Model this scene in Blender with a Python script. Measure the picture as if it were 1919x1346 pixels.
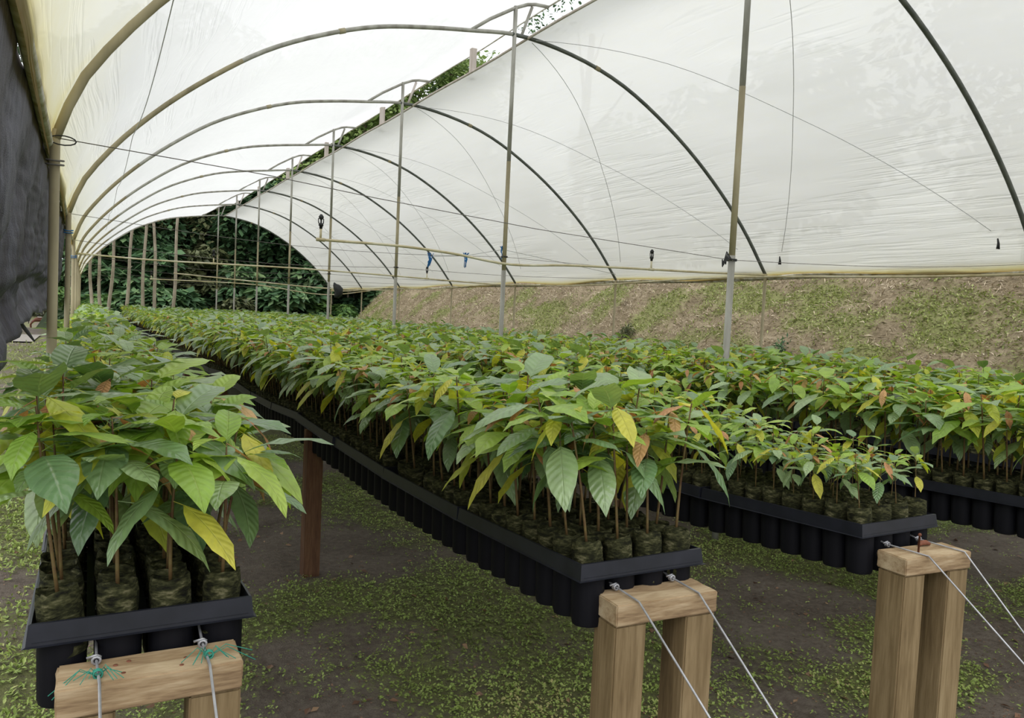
import bpy, bmesh, math, random
import numpy as np
from mathutils import Vector, Matrix, noise as mn

scene = bpy.context.scene
for o in list(bpy.data.objects):
    bpy.data.objects.remove(o, do_unlink=True)
random.seed(7)
RNG = np.random.default_rng(11)
COL = scene.collection

# ------------------------------------------------------------------ camera, sky, exposure
CAM_H = 1.5
FPX = 1430.0
cam_data = bpy.data.cameras.new('camera')
cam = bpy.data.objects.new('camera', cam_data)
COL.objects.link(cam)
right = Vector((0.87173504, -0.48772975, 0.04687983))
down = Vector((0.01448682, -0.06997994, -0.9974432))
fwd = Vector((0.48976337, 0.87018533, -0.05393831))
M = Matrix((
    (right.x, -down.x, -fwd.x, 0.0),
    (right.y, -down.y, -fwd.y, 0.0),
    (right.z, -down.z, -fwd.z, CAM_H),
    (0, 0, 0, 1)))
cam.matrix_world = M
cam_data.sensor_fit = 'HORIZONTAL'
cam_data.sensor_width = 36.0
cam_data.lens = FPX * 36.0 / 1919.0
cam_data.clip_start = 0.02
cam_data.clip_end = 600
scene.camera = cam

world = bpy.data.worlds.new('overcast_sky')
scene.world = world
world.use_nodes = True
wn, wl = world.node_tree.nodes, world.node_tree.links
wn.clear()
w_out = wn.new('ShaderNodeOutputWorld')
w_bg = wn.new('ShaderNodeBackground')
w_tc = wn.new('ShaderNodeTexCoord')
w_sep = wn.new('ShaderNodeSeparateXYZ')
w_map = wn.new('ShaderNodeMapRange')
w_ramp = wn.new('ShaderNodeValToRGB')
wl.new(w_tc.outputs['Generated'], w_sep.inputs[0])
wl.new(w_sep.outputs['Z'], w_map.inputs['Value'])
w_map.inputs['From Min'].default_value = -0.05
w_map.inputs['From Max'].default_value = 1.0
w_ramp.color_ramp.elements[0].color = (0.50, 0.535, 0.57, 1)
w_ramp.color_ramp.elements[1].color = (1.0, 1.0, 1.0, 1)
wl.new(w_map.outputs[0], w_ramp.inputs[0])
wl.new(w_ramp.outputs[0], w_bg.inputs[0])
w_bg.inputs['Strength'].default_value = 1.75
wl.new(w_bg.outputs[0], w_out.inputs[0])

sun_data = bpy.data.lights.new('soft_sun', 'SUN')
sun_data.energy = 1.1
sun_data.angle = math.radians(60)
sun_data.color = (1.0, 0.98, 0.94)
sun = bpy.data.objects.new('soft_sun', sun_data)
COL.objects.link(sun)
sun.rotation_euler = (math.radians(25), math.radians(-28), 0)

scene.view_settings.view_transform = 'Standard'
scene.view_settings.look = 'None'
scene.view_settings.gamma = 1.0
scene.view_settings.use_curve_mapping = False
scene.view_settings.exposure = 0.16
scene.cycles.max_bounces = 8
scene.cycles.diffuse_bounces = 5
scene.cycles.transmission_bounces = 6
scene.cycles.transparent_max_bounces = 12

# ------------------------------------------------------------------ helpers
def link(o, parent=None):
    COL.objects.link(o)
    if parent is not None:
        o.parent = parent
    return o

def tag(o, label=None, cat=None, group=None, kind=None):
    if label: o['label'] = label
    if cat: o['category'] = cat
    if group: o['group'] = group
    if kind: o['kind'] = kind
    return o

def empty(name, loc=(0, 0, 0), rot=(0, 0, 0)):
    o = bpy.data.objects.new(name, None)
    COL.objects.link(o)
    o.location = loc
    o.rotation_euler = rot
    o.empty_display_size = 0.05
    return o

def obj(name, me, parent=None):
    return link(bpy.data.objects.new(name, me), parent)

def mesh_np(name, verts, faces, mats=(), uv=None, mat_idx=None, smooth=True, attr=None):
    """verts (n,3); faces list of (m,k) int arrays, k = 3 or 4"""
    me = bpy.data.meshes.new(name)
    faces = [f for f in faces if len(f)]
    me.vertices.add(len(verts))
    me.vertices.foreach_set('co', np.asarray(verts, dtype=np.float32).ravel())
    nl = sum(f.size for f in faces)
    nf = sum(len(f) for f in faces)
    me.loops.add(nl)
    me.polygons.add(nf)
    lv = np.concatenate([f.ravel() for f in faces]).astype(np.int32)
    me.loops.foreach_set('vertex_index', lv)
    tot = np.concatenate([np.full(len(f), f.shape[1]) for f in faces])
    start = np.concatenate([[0], np.cumsum(tot)[:-1]]).astype(np.int32)
    me.polygons.foreach_set('loop_start', start)
    if mat_idx is not None:
        me.polygons.foreach_set('material_index', np.asarray(mat_idx, dtype=np.int32))
    me.polygons.foreach_set('use_smooth', np.full(nf, smooth))
    me.update(calc_edges=True)
    if uv is not None:
        layer = me.uv_layers.new(name='UVMap')
        layer.data.foreach_set('uv', np.asarray(uv, dtype=np.float32)[lv].ravel())
    if attr is not None:
        for k, v in attr.items():
            a = me.attributes.new(k, 'FLOAT', 'POINT')
            a.data.foreach_set('value', np.asarray(v, dtype=np.float32))
    for m in mats:
        me.materials.append(m)
    return me

class Geo:
    """gathers simple shapes, builds ONE mesh"""
    def __init__(self):
        self.v, self.f3, self.f4, self.n = [], [], [], 0
    def add(self, v, quads=None, tris=None):
        v = np.asarray(v, dtype=float)
        self.v.append(v)
        if quads is not None and len(quads): self.f4.append(np.asarray(quads) + self.n)
        if tris is not None and len(tris): self.f3.append(np.asarray(tris) + self.n)
        self.n += len(v)
        return self
    def tube(self, pts, r, sides=8, cap=True):
        pts = [Vector(p) for p in pts]
        n = len(pts)
        rr = r if hasattr(r, '__len__') else [r] * n
        ref = None
        V = []
        for i, p in enumerate(pts):
            t = (pts[min(i + 1, n - 1)] - pts[max(i - 1, 0)]).normalized()
            if ref is None:
                a = Vector((0, 0, 1)) if abs(t.z) < 0.9 else Vector((1, 0, 0))
                ref = t.cross(a).normalized()
            else:
                ref = (ref - t * ref.dot(t)).normalized()
            b = t.cross(ref)
            for k in range(sides):
                an = 2 * math.pi * k / sides
                V.append(p + ref * (math.cos(an) * rr[i]) + b * (math.sin(an) * rr[i]))
        q = []
        for i in range(n - 1):
            for k in range(sides):
                a = i * sides + k; b2 = i * sides + (k + 1) % sides
                q.append((a, b2, b2 + sides, a + sides))
        t3 = []
        if cap:
            V.append(pts[0]); V.append(pts[-1])
            c0, c1 = len(V) - 2, len(V) - 1
            for k in range(sides):
                t3.append((c0, (k + 1) % sides, k))
                t3.append((c1, (n - 1) * sides + k, (n - 1) * sides + (k + 1) % sides))
        return self.add([tuple(p) for p in V], q, t3)
    def box(self, lo, hi, mat=None, bevel=0.0, jitter=0.0):
        bm = bmesh.new()
        bmesh.ops.create_cube(bm, size=1.0)
        lo, hi = Vector(lo), Vector(hi)
        for v in bm.verts:
            v.co = Vector([lo[i] + (v.co[i] + .5) * (hi[i] - lo[i]) for i in range(3)])
        if jitter:
            bmesh.ops.subdivide_edges(bm, edges=bm.edges[:], cuts=3, use_grid_fill=True)
            for v in bm.verts:
                v.co += Vector((random.gauss(0, jitter), random.gauss(0, jitter), random.gauss(0, jitter)))
        if bevel:
            bmesh.ops.bevel(bm, geom=[e for e in bm.edges if e.calc_face_angle(0) > .8], offset=bevel, segments=2, affect='EDGES')
        bmesh.ops.triangulate(bm, faces=[f for f in bm.faces if len(f.verts) > 4])
        bm.verts.index_update()
        vs = [tuple((mat @ v.co) if mat else v.co) for v in bm.verts]
        q = [[v.index for v in f.verts] for f in bm.faces if len(f.verts) == 4]
        t = [[v.index for v in f.verts] for f in bm.faces if len(f.verts) == 3]
        bm.free()
        return self.add(vs, q, t)
    def build(self, name, mats, parent=None, smooth=True, autosmooth=None):
        V = np.concatenate(self.v)
        fs = []
        if self.f4: fs.append(np.concatenate(self.f4))
        if self.f3: fs.append(np.concatenate(self.f3))
        me = mesh_np(name, V, fs, mats if isinstance(mats, (list, tuple)) else [mats], smooth=smooth)
        if autosmooth is not None:
            try: me.set_sharp_from_angle(angle=autosmooth)
            except Exception: pass
        return obj(name, me, parent)

def _hash(ix, iy, s):
    h = (ix * 374761393 + iy * 668265263 + s * 974711) & 0xFFFFFFFF
    h = ((h ^ (h >> 13)) * 1274126177) & 0xFFFFFFFF
    return ((h ^ (h >> 16)) & 0xFFFF) / 65535.0
def vnoise(x, y, s=0):
    x = np.asarray(x, float); y = np.asarray(y, float)
    ix = np.floor(x).astype(np.int64); iy = np.floor(y).astype(np.int64)
    fx = x - ix; fy = y - iy
    fx = fx * fx * (3 - 2 * fx); fy = fy * fy * (3 - 2 * fy)
    a = _hash(ix, iy, s); b = _hash(ix + 1, iy, s); c = _hash(ix, iy + 1, s); d = _hash(ix + 1, iy + 1, s)
    return (a * (1 - fx) + b * fx) * (1 - fy) + (c * (1 - fx) + d * fx) * fy
def fbm(x, y, s=0, o=4):
    t = 0; a = .5; n = 0
    for k in range(o):
        t = t + a * vnoise(x * 2 ** k, y * 2 ** k, s + k); n += a; a *= .5
    return t / n

# ------------------------------------------------------------------ materials
def new_mat(name):
    m = bpy.data.materials.new(name)
    m.use_nodes = True
    nt = m.node_tree
    b = nt.nodes['Principled BSDF']
    return m, nt, b, nt.nodes['Material Output']
def N(nt, t, **kw):
    n = nt.nodes.new(t)
    for k, v in kw.items():
        if k.startswith('i_'):
            n.inputs[k[2:].replace('_', ' ')].default_value = v
        else:
            setattr(n, k, v)
    return n
def math_node(nt, op, a=None, b=None, clamp=False):
    n = nt.nodes.new('ShaderNodeMath'); n.operation = op; n.use_clamp = clamp
    for i, v in enumerate((a, b)):
        if v is None: continue
        if isinstance(v, (int, float)): n.inputs[i].default_value = v
        else: nt.links.new(v, n.inputs[i])
    return n.outputs[0]
def ramp(nt, fac, stops, interp='LINEAR'):
    r = nt.nodes.new('ShaderNodeValToRGB')
    cr = r.color_ramp; cr.interpolation = interp
    while len(cr.elements) > 1: cr.elements.remove(cr.elements[-1])
    cr.elements[0].position = stops[0][0]; cr.elements[0].color = (*stops[0][1], 1)
    for p, c in stops[1:]:
        e = cr.elements.new(p); e.color = (*c, 1)
    nt.links.new(fac, r.inputs[0])
    return r.outputs[0]
def noise_tex(nt, scale, detail=3, rough=.55, coord='Object', vec_scale=None, rot=None):
    tc = nt.nodes.new('ShaderNodeTexCoord')
    nz = nt.nodes.new('ShaderNodeTexNoise')
    nz.inputs['Scale'].default_value = scale; nz.inputs['Detail'].default_value = detail
    nz.inputs['Roughness'].default_value = rough
    src = tc.outputs[coord]
    if vec_scale or rot:
        mp = nt.nodes.new('ShaderNodeMapping')
        if vec_scale: mp.inputs['Scale'].default_value = vec_scale
        if rot: mp.inputs['Rotation'].default_value = rot
        nt.links.new(src, mp.inputs[0]); src = mp.outputs[0]
    nt.links.new(src, nz.inputs['Vector'])
    return nz.outputs['Fac']
def bump(nt, b, h, strength=.3, dist=.01):
    n = nt.nodes.new('ShaderNodeBump')
    n.inputs['Strength'].default_value = strength; n.inputs['Distance'].default_value = dist
    nt.links.new(h, n.inputs['Height'])
    if b is not None: nt.links.new(n.outputs[0], b.inputs['Normal'])
    return n.outputs[0]
def simple(name, stops, scale=8, rough=.6, spec=.3, bstr=.2, bdist=.005, detail=4, vec_scale=None, metallic=0):
    m, nt, b, o = new_mat(name)
    nz = noise_tex(nt, scale, detail, vec_scale=vec_scale)
    nt.links.new(ramp(nt, nz, stops), b.inputs['Base Color'])
    b.inputs['Roughness'].default_value = rough
    b.inputs['Specular IOR Level'].default_value = spec
    b.inputs['Metallic'].default_value = metallic
    if bstr: bump(nt, b, nz, bstr, bdist)
    return m

def leaf_mat(name, c_dark, c_light, vein, rough=.38, spec=.55, trans=.28, tcol=None):
    m, nt, b, o = new_mat(name)
    tc = N(nt, 'ShaderNodeTexCoord'); sp = N(nt, 'ShaderNodeSeparateXYZ')
    nt.links.new(tc.outputs['UV'], sp.inputs[0])
    U, V = sp.outputs['X'], sp.outputs['Y']
    side = math_node(nt, 'ABSOLUTE', math_node(nt, 'SUBTRACT', V, .5))
    vv = math_node(nt, 'FRACT', math_node(nt, 'SUBTRACT', math_node(nt, 'MULTIPLY', U, 9.0), math_node(nt, 'MULTIPLY', side, 2.6)))
    pk = math_node(nt, 'ABSOLUTE', math_node(nt, 'SUBTRACT', vv, .5))       # 0 between veins .. .5 at a vein
    lat = math_node(nt, 'SMOOTH_MIN', math_node(nt, 'MULTIPLY', math_node(nt, 'SUBTRACT', pk, .44), 16.0), 1.0)
    lat = math_node(nt, 'MAXIMUM', lat, 0.0)
    mid = math_node(nt, 'MAXIMUM', math_node(nt, 'SUBTRACT', 1.0, math_node(nt, 'MULTIPLY', side, 28.0)), 0.0)
    vmask = math_node(nt, 'MAXIMUM', math_node(nt, 'MULTIPLY', lat, .45), mid, )
    oi = N(nt, 'ShaderNodeObjectInfo'); at = N(nt, 'ShaderNodeAttribute', attribute_name='tint')
    rnd = math_node(nt, 'FRACT', math_node(nt, 'ADD', oi.outputs['Random'], at.outputs['Fac']))
    nz = noise_tex(nt, 25, 3)
    base = ramp(nt, rnd, [(0, c_dark), (1, c_light)])
    mx = N(nt, 'ShaderNodeMix', data_type='RGBA', blend_type='MULTIPLY')
    mx.inputs[0].default_value = .5
    nt.links.new(base, mx.inputs[6]); nt.links.new(ramp(nt, nz, [(.3, (.6, .6, .6)), (.7, (1.3, 1.3, 1.3))]), mx.inputs[7])
    m2 = N(nt, 'ShaderNodeMix', data_type='RGBA')
    nt.links.new(math_node(nt, 'MULTIPLY', vmask, .4), m2.inputs[0])
    nt.links.new(mx.outputs[2], m2.inputs[6]); m2.inputs[7].default_value = (*vein, 1)
    nt.links.new(m2.outputs[2], b.inputs['Base Color'])
    b.inputs['Roughness'].default_value = rough
    b.inputs['Specular IOR Level'].default_value = spec
    h = math_node(nt, 'SUBTRACT', math_node(nt, 'MULTIPLY', math_node(nt, 'COSINE', math_node(nt, 'MULTIPLY', vv, 6.2832)), -.5), mid)
    h = math_node(nt, 'ADD', h, math_node(nt, 'MULTIPLY', noise_tex(nt, 60, 2), 1.5))
    nn = bump(nt, b, h, .75, .0018)
    tr = N(nt, 'ShaderNodeBsdfTranslucent')
    tc2 = N(nt, 'ShaderNodeMix', data_type='RGBA', blend_type='MULTIPLY'); tc2.inputs[0].default_value = 1
    nt.links.new(m2.outputs[2], tc2.inputs[6]); tc2.inputs[7].default_value = (*(tcol or (1.5, 1.5, .5)), 1)
    nt.links.new(tc2.outputs[2], tr.inputs['Color'])
    ms = N(nt, 'ShaderNodeMixShader'); ms.inputs[0].default_value = trans
    nt.links.new(b.outputs[0], ms.inputs[1]); nt.links.new(tr.outputs[0], ms.inputs[2])
    nt.links.new(ms.outputs[0], o.inputs['Surface'])
    return m

MAT = {}
MAT['leaf_green'] = leaf_mat('mature_leaf', (.13, .24, .10), (.32, .44, .20), (.38, .48, .26), rough=.3, spec=1.0, trans=.24)
MAT['leaf_light'] = leaf_mat('light_leaf', (.25, .42, .06), (.44, .58, .11), (.5, .6, .2), rough=.4, spec=.6, trans=.32)
MAT['leaf_yellow'] = leaf_mat('yellow_leaf', (.52, .58, .07), (.72, .66, .10), (.6, .6, .2), rough=.45, trans=.33)
MAT['leaf_bronze'] = leaf_mat('bronze_leaf', (.52, .24, .10), (.70, .46, .20), (.34, .16, .07), rough=.5, trans=.25, tcol=(1.4, .9, .5))
LEAFM = [MAT['leaf_green'], MAT['leaf_light'], MAT['leaf_yellow'], MAT['leaf_bronze']]
MAT['stem'] = simple('seedling_stem', [(.35, (.10, .045, .022)), (.65, (.16, .12, .04))], 30, .6)
MAT['bag'] = simple('mossy_grow_bag', [(.3, (.007, .007, .005)), (.45, (.022, .023, .010)), (.57, (.055, .055, .024)), (.68, (.13, .12, .065)), (.8, (.22, .19, .12))], 52, .9, .12, 1.0, .009, vec_scale=(.8, .8, 1.9))
MAT['soil'] = simple('potting_soil', [(.3, (.02, .013, .008)), (.7, (.06, .045, .02))], 60, .95, .1, .8, .004)
MAT['plastic'] = simple('black_tray_plastic', [(.3, (.006, .007, .011)), (.7, (.014, .015, .023))], 14, .42, .4, .12, .003)
MAT['cell'] = simple('black_cell_plastic', [(.3, (.004, .004, .006)), (.7, (.009, .009, .012))], 20, .6, .12, .3, .003, vec_scale=(1, 1, .1))
MAT['steel'] = simple('galvanized_pipe', [(.3, (.24, .23, .19)), (.6, (.42, .41, .36)), (.8, (.50, .49, .44))], 9, .5, .5, .1, .002, vec_scale=(1, 1, .3))
MAT['oldpipe'] = simple('stained_pipe', [(.3, (.22, .19, .11)), (.6, (.36, .31, .19)), (.8, (.44, .40, .28))], 7, .6, .35, .1, .002, vec_scale=(1, 1, .3))
MAT['rib'] = simple('painted_rib_pipe', [(.3, (.055, .065, .055)), (.7, (.13, .14, .12))], 6, .5, .5, .1, .002)
MAT['wire'] = simple('steel_wire', [(.3, (.28, .28, .30)), (.7, (.5, .5, .52))], 30, .4, .5, 0, 0, metallic=.5)
MAT['dark_wire'] = simple('rusty_wire', [(.3, (.12, .11, .10)), (.7, (.24, .22, .20))], 30, .7, .3, 0)
MAT['rope'] = simple('grey_rope', [(.3, (.42, .43, .44)), (.7, (.58, .58, .58))], 60, .8, .2, 0)
MAT['pvc'] = simple('cream_pvc_pipe', [(.3, (.42, .34, .18)), (.5, (.60, .53, .34)), (.7, (.72, .68, .52))], 4, .5, .4, 0)
MAT['black'] = simple('black_plastic', [(.3, (.012, .012, .014)), (.7, (.03, .03, .03))], 20, .5, .4, 0)
MAT['blue_tie'] = simple('blue_twine', [(.3, (.02, .12, .35)), (.7, (.04, .22, .55))], 50, .7, .2, 0)
MAT['green_twine'] = simple('green_twine', [(.3, (.03, .20, .14)), (.7, (.05, .30, .22))], 50, .7, .2, 0)
MAT['rust'] = simple('rusty_nail', [(.3, (.14, .05, .03)), (.7, (.24, .10, .06))], 60, .8, .2, 0)
MAT['bark'] = simple('tree_bark', [(.3, (.07, .05, .035)), (.6, (.16, .12, .09)), (.8, (.26, .22, .17))], 5, .9, .1, .6, .03, vec_scale=(1, 1, .25))
MAT['whitewood'] = simple('bleached_wood', [(.3, (.45, .38, .33)), (.7, (.68, .62, .57))], 9, .8, .2, .3, .004, vec_scale=(1, 1, .15))
MAT['pole'] = simple('grey_pole_bark', [(.3, (.30, .25, .19)), (.7, (.54, .47, .38))], 8, .85, .15, .3, .01, vec_scale=(1, 1, .3))

def wood(name, stops, axis_scale):
    m, nt, b, o = new_mat(name)
    nz = noise_tex(nt, 9, 5, .6, vec_scale=axis_scale)
    n2 = noise_tex(nt, 55, 3, .6, vec_scale=axis_scale)
    mixv = math_node(nt, 'ADD', math_node(nt, 'MULTIPLY', nz, .7), math_node(nt, 'MULTIPLY', n2, .3))
    nt.links.new(ramp(nt, mixv, stops), b.inputs['Base Color'])
    b.inputs['Roughness'].default_value = .75
    b.inputs['Specular IOR Level'].default_value = .2
    bump(nt, b, mixv, .6, .006)
    return m
MAT['post_wood'] = wood('weathered_post_wood', [(.33, (.10, .068, .034)), (.46, (.19, .132, .066)), (.58, (.27, .195, .105)), (.7, (.34, .26, .15))], (2.2, 2.2, .16))
MAT['bar_wood'] = wood('pale_bar_wood', [(.33, (.15, .09, .05)), (.46, (.33, .23, .13)), (.58, (.46, .35, .22)), (.7, (.55, .44, .29))], (.3, 1.6, 2.2))
MAT['dark_wood'] = wood('brown_leg_wood', [(.33, (.06, .03, .018)), (.5, (.13, .065, .035)), (.7, (.22, .13, .07))], (2, 2, .2))

def film_mat():
    m, nt, b, o = new_mat('translucent_film')
    nt.nodes.remove(b)
    tc = N(nt, 'ShaderNodeTexCoord'); sp = N(nt, 'ShaderNodeSeparateXYZ')
    nt.links.new(tc.outputs['Object'], sp.inputs[0])
    st = N(nt, 'ShaderNodeAttribute', attribute_name='stain_shade')
    nz = noise_tex(nt, .55, 4, .6, vec_scale=(1, .5, 1))
    nf = noise_tex(nt, 14, 3, .6, vec_scale=(1, .6, 1))
    dirt = math_node(nt, 'ADD', math_node(nt, 'MULTIPLY', st.outputs['Fac'], 1.0), math_node(nt, 'MULTIPLY', math_node(nt, 'SUBTRACT', nf, .5), .12))  # film stains plus the right film's painted shade, finely mottled
    stain_shade = ramp(nt, dirt, [(0, (.85, .855, .86)), (.25, (.74, .745, .735)), (.55, (.76, .74, .60)), (.8, (.70, .64, .34)), (1, (.52, .36, .10))])  # grey stop is shade painted into the right film; yellow stops are stains
    cloud = ramp(nt, nz, [(.3, (.93, .93, .93)), (.7, (1, 1, 1))])
    mx = N(nt, 'ShaderNodeMix', data_type='RGBA', blend_type='MULTIPLY'); mx.inputs[0].default_value = 1
    nt.links.new(stain_shade, mx.inputs[6]); nt.links.new(cloud, mx.inputs[7])
    # fine creases running obliquely
    c1 = noise_tex(nt, 2.2, 3, .6, vec_scale=(.25, .16, 5), rot=(.16, .1, 0))
    c2 = noise_tex(nt, 1.2, 2, .5, vec_scale=(5, .6, .9), rot=(0, .1, .5))
    msk = ramp(nt, noise_tex(nt, .45, 2, .5), [(.42, (0, 0, 0)), (.62, (1, 1, 1))])
    cr = math_node(nt, 'MULTIPLY', ramp(nt, c1, [(.5, (0, 0, 0)), (.58, (1, 1, 1)), (.66, (0, 0, 0))]), msk)
    hh = math_node(nt, 'ADD', cr, math_node(nt, 'MULTIPLY', c2, .6))
    bn = bump(nt, None, hh, .36, .03)
    tr = N(nt, 'ShaderNodeBsdfTranslucent'); df = N(nt, 'ShaderNodeBsdfDiffuse'); tp = N(nt, 'ShaderNodeBsdfTransparent')
    gl = N(nt, 'ShaderNodeBsdfGlossy'); gl.inputs['Roughness'].default_value = .35
    for s in (tr, df):
        nt.links.new(mx.outputs[2], s.inputs['Color']); nt.links.new(bn, s.inputs['Normal'])
    nt.links.new(bn, gl.inputs['Normal'])
    nt.links.new(mx.outputs[2], tp.inputs['Color'])
    a = N(nt, 'ShaderNodeMixShader'); a.inputs[0].default_value = .34
    nt.links.new(tr.outputs[0], a.inputs[1]); nt.links.new(df.outputs[0], a.inputs[2])
    c = N(nt, 'ShaderNodeMixShader'); c.inputs[0].default_value = .05
    nt.links.new(a.outputs[0], c.inputs[1]); nt.links.new(gl.outputs[0], c.inputs[2])
    d = N(nt, 'ShaderNodeMixShader'); d.inputs[0].default_value = .07
    nt.links.new(c.outputs[0], d.inputs[1]); nt.links.new(tp.outputs[0], d.inputs[2])
    nt.links.new(d.outputs[0], o.inputs['Surface'])
    return m
MAT['film'] = film_mat()
MAT['film_edge'] = simple('rolled_film_edge', [(.35, (.30, .25, .12)), (.65, (.62, .60, .52))], 12, .6, .3, .4, .006)

def net_mat():
    m, nt, b, o = new_mat('shade_net')
    tc = N(nt, 'ShaderNodeTexCoord')
    n1 = noise_tex(nt, 3, 4, .6, vec_scale=(1, 1, .35), rot=(.5, 0, 0))
    n2 = noise_tex(nt, 260, 1, .5)
    n3 = noise_tex(nt, 16, 3, .6, vec_scale=(1, 2.5, .5), rot=(.6, 0, 0))
    v = math_node(nt, 'ADD', math_node(nt, 'MULTIPLY', n1, .5), math_node(nt, 'MULTIPLY', n3, .5))
    col = ramp(nt, v, [(.38, (.016, .011, .018)), (.5, (.040, .037, .056)), (.62, (.095, .095, .13))])
    nt.links.new(col, b.inputs['Base Color'])
    b.inputs['Roughness'].default_value = .6
    bump(nt, b, math_node(nt, 'ADD', v, math_node(nt, 'MULTIPLY', n2, .25)), .8, .012)
    tp = N(nt, 'ShaderNodeBsdfTransparent')
    tp.inputs[0].default_value = (.55, .5, .5, 1)
    ms = N(nt, 'ShaderNodeMixShader'); ms.inputs[0].default_value = .05
    nt.links.new(b.outputs[0], ms.inputs[1]); nt.links.new(tp.outputs[0], ms.inputs[2])
    nt.links.new(ms.outputs[0], o.inputs['Surface'])
    return m
MAT['net'] = net_mat()

def ground_mat(name, soil, moss):
    m, nt, b, o = new_mat(name)
    at = N(nt, 'ShaderNodeAttribute', attribute_name='moss')
    n1 = noise_tex(nt, 2.5, 6, .65); n2 = noise_tex(nt, 30, 5, .7); n3 = noise_tex(nt, 120, 3, .7)
    sc = ramp(nt, math_node(nt, 'ADD', math_node(nt, 'MULTIPLY', n1, .5), math_node(nt, 'MULTIPLY', n2, .5)), soil)
    gc = ramp(nt, n2, moss)
    f = math_node(nt, 'ADD', at.outputs['Fac'], math_node(nt, 'MULTIPLY', math_node(nt, 'SUBTRACT', n2, .5), 1.6))
    fm = ramp(nt, f, [(.5, (0, 0, 0)), (.95, (.8, .8, .8))])
    mx = N(nt, 'ShaderNodeMix', data_type='RGBA')
    nt.links.new(fm, mx.inputs[0]); nt.links.new(sc, mx.inputs[6]); nt.links.new(gc, mx.inputs[7])
    nt.links.new(mx.outputs[2], b.inputs['Base Color'])
    b.inputs['Roughness'].default_value = .8
    b.inputs['Specular IOR Level'].default_value = .25
    bump(nt, b, math_node(nt, 'ADD', n2, math_node(nt, 'MULTIPLY', n3, .4)), .7, .02)
    return m
MAT['ground'] = ground_mat('damp_soil', [(.35, (.075, .058, .044)), (.5, (.135, .110, .088)), (.65, (.20, .168, .138))],
                           [(.35, (.07, .075, .025)), (.6, (.15, .17, .05)), (.75, (.22, .24, .08))])
MAT['bank'] = ground_mat('dry_bank_soil', [(.35, (.13, .10, .058)), (.5, (.22, .175, .11)), (.65, (.36, .30, .20))],
                         [(.35, (.13, .13, .05)), (.6, (.22, .25, .08)), (.75, (.30, .35, .12))])
def weed_mat(name, stops, trans=.25):
    m, nt, b, o = new_mat(name)
    at = N(nt, 'ShaderNodeAttribute', attribute_name='tint')
    c = ramp(nt, at.outputs['Fac'], stops)
    nt.links.new(c, b.inputs['Base Color'])
    b.inputs['Roughness'].default_value = .5
    tr = N(nt, 'ShaderNodeBsdfTranslucent'); nt.links.new(c, tr.inputs[0])
    ms = N(nt, 'ShaderNodeMixShader'); ms.inputs[0].default_value = trans
    nt.links.new(b.outputs[0], ms.inputs[1]); nt.links.new(tr.outputs[0], ms.inputs[2])
    nt.links.new(ms.outputs[0], o.inputs['Surface'])
    return m
MAT['weed'] = weed_mat('small_weed_leaf', [(0, (.08, .10, .02)), (.3, (.17, .21, .045)), (.6, (.27, .37, .08)), (.85, (.38, .48, .13)), (1, (.48, .44, .18))])
MAT['straw'] = weed_mat('dry_straw', [(0, (.20, .15, .09)), (.5, (.42, .34, .23)), (1, (.66, .57, .42))], .1)
MAT['bankweed'] = weed_mat('bank_weed_leaf', [(0, (.14, .16, .04)), (.5, (.27, .33, .08)), (1, (.42, .46, .17))])
MAT['litter'] = weed_mat('dead_leaf', [(0, (.10, .05, .03)), (.5, (.22, .12, .07)), (1, (.34, .22, .12))], .1)
MAT['crown'] = weed_mat('forest_leaf', [(0, (.03, .065, .032)), (.4, (.065, .14, .06)), (.7, (.12, .23, .095)), (1, (.24, .34, .15))], .25)
MAT['crown2'] = weed_mat('olive_forest_leaf', [(0, (.04, .05, .022)), (.5, (.11, .13, .055)), (1, (.24, .26, .12))], .25)
MAT['crown3'] = weed_mat('bright_forest_leaf', [(0, (.04, .10, .02)), (.5, (.10, .20, .05)), (1, (.25, .36, .10))], .3)

# ------------------------------------------------------------------ terrain
def ground_z(x, y):
    x = np.asarray(x, float); y = np.asarray(y, float)
    z = (fbm(x * 1.3, y * 1.3, 5, 4) - .5) * .05 + (vnoise(x * 9, y * 9, 9) - .5) * .012
    z = z - np.minimum(np.maximum(y - 42, 0), 78) * .0377 + np.maximum(y - 135, 0) * .07 - np.maximum(-x - 12, 0) * .02
    return z
def moss_f(x, y):
    m = fbm(x * 1.15 + 3.1, y * 1.15 + 7.7, 21, 4)
    m = (m - .5) * 4.2 + .26
    x = np.asarray(x, float)
    m = m + np.where(x < -.1, .55, 0) + .34 * np.clip((x - 1.45) * 3, 0, 1) - .10 * np.clip(1 - np.abs(x - .8) * 2, 0, 1)
    return np.clip(m, 0, 1)
def grid(xs, ys, zf, mf, name, mat, kind='structure'):
    X, Y = np.meshgrid(xs, ys)
    Z = zf(X, Y)
    V = np.stack([X, Y, Z], -1).reshape(-1, 3)
    nx = len(xs); ny = len(ys)
    i = np.arange(ny - 1)[:, None] * nx + np.arange(nx - 1)[None, :]
    q = np.stack([i, i + 1, i + 1 + nx, i + nx], -1).reshape(-1, 4)
    me = mesh_np(name, V, [q], [mat], attr={'moss': mf(X, Y).ravel()})
    o = obj(name, me); o['kind'] = kind
    return o
xs = np.concatenate([np.linspace(-120, -8, 20), np.linspace(-7, -1.2, 24), np.linspace(-1, 8, 150), np.linspace(8.4, 60, 30)])
ys = np.concatenate([np.linspace(-8, .4, 20), np.linspace(.5, 9, 150), np.linspace(9.3, 34, 70), np.linspace(36, 260, 50)])
g = grid(xs, ys, ground_z, moss_f, 'ground', MAT['ground'])
tag(g, 'dark damp soil floor with green weed patches under and around the beds', 'ground')

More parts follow.
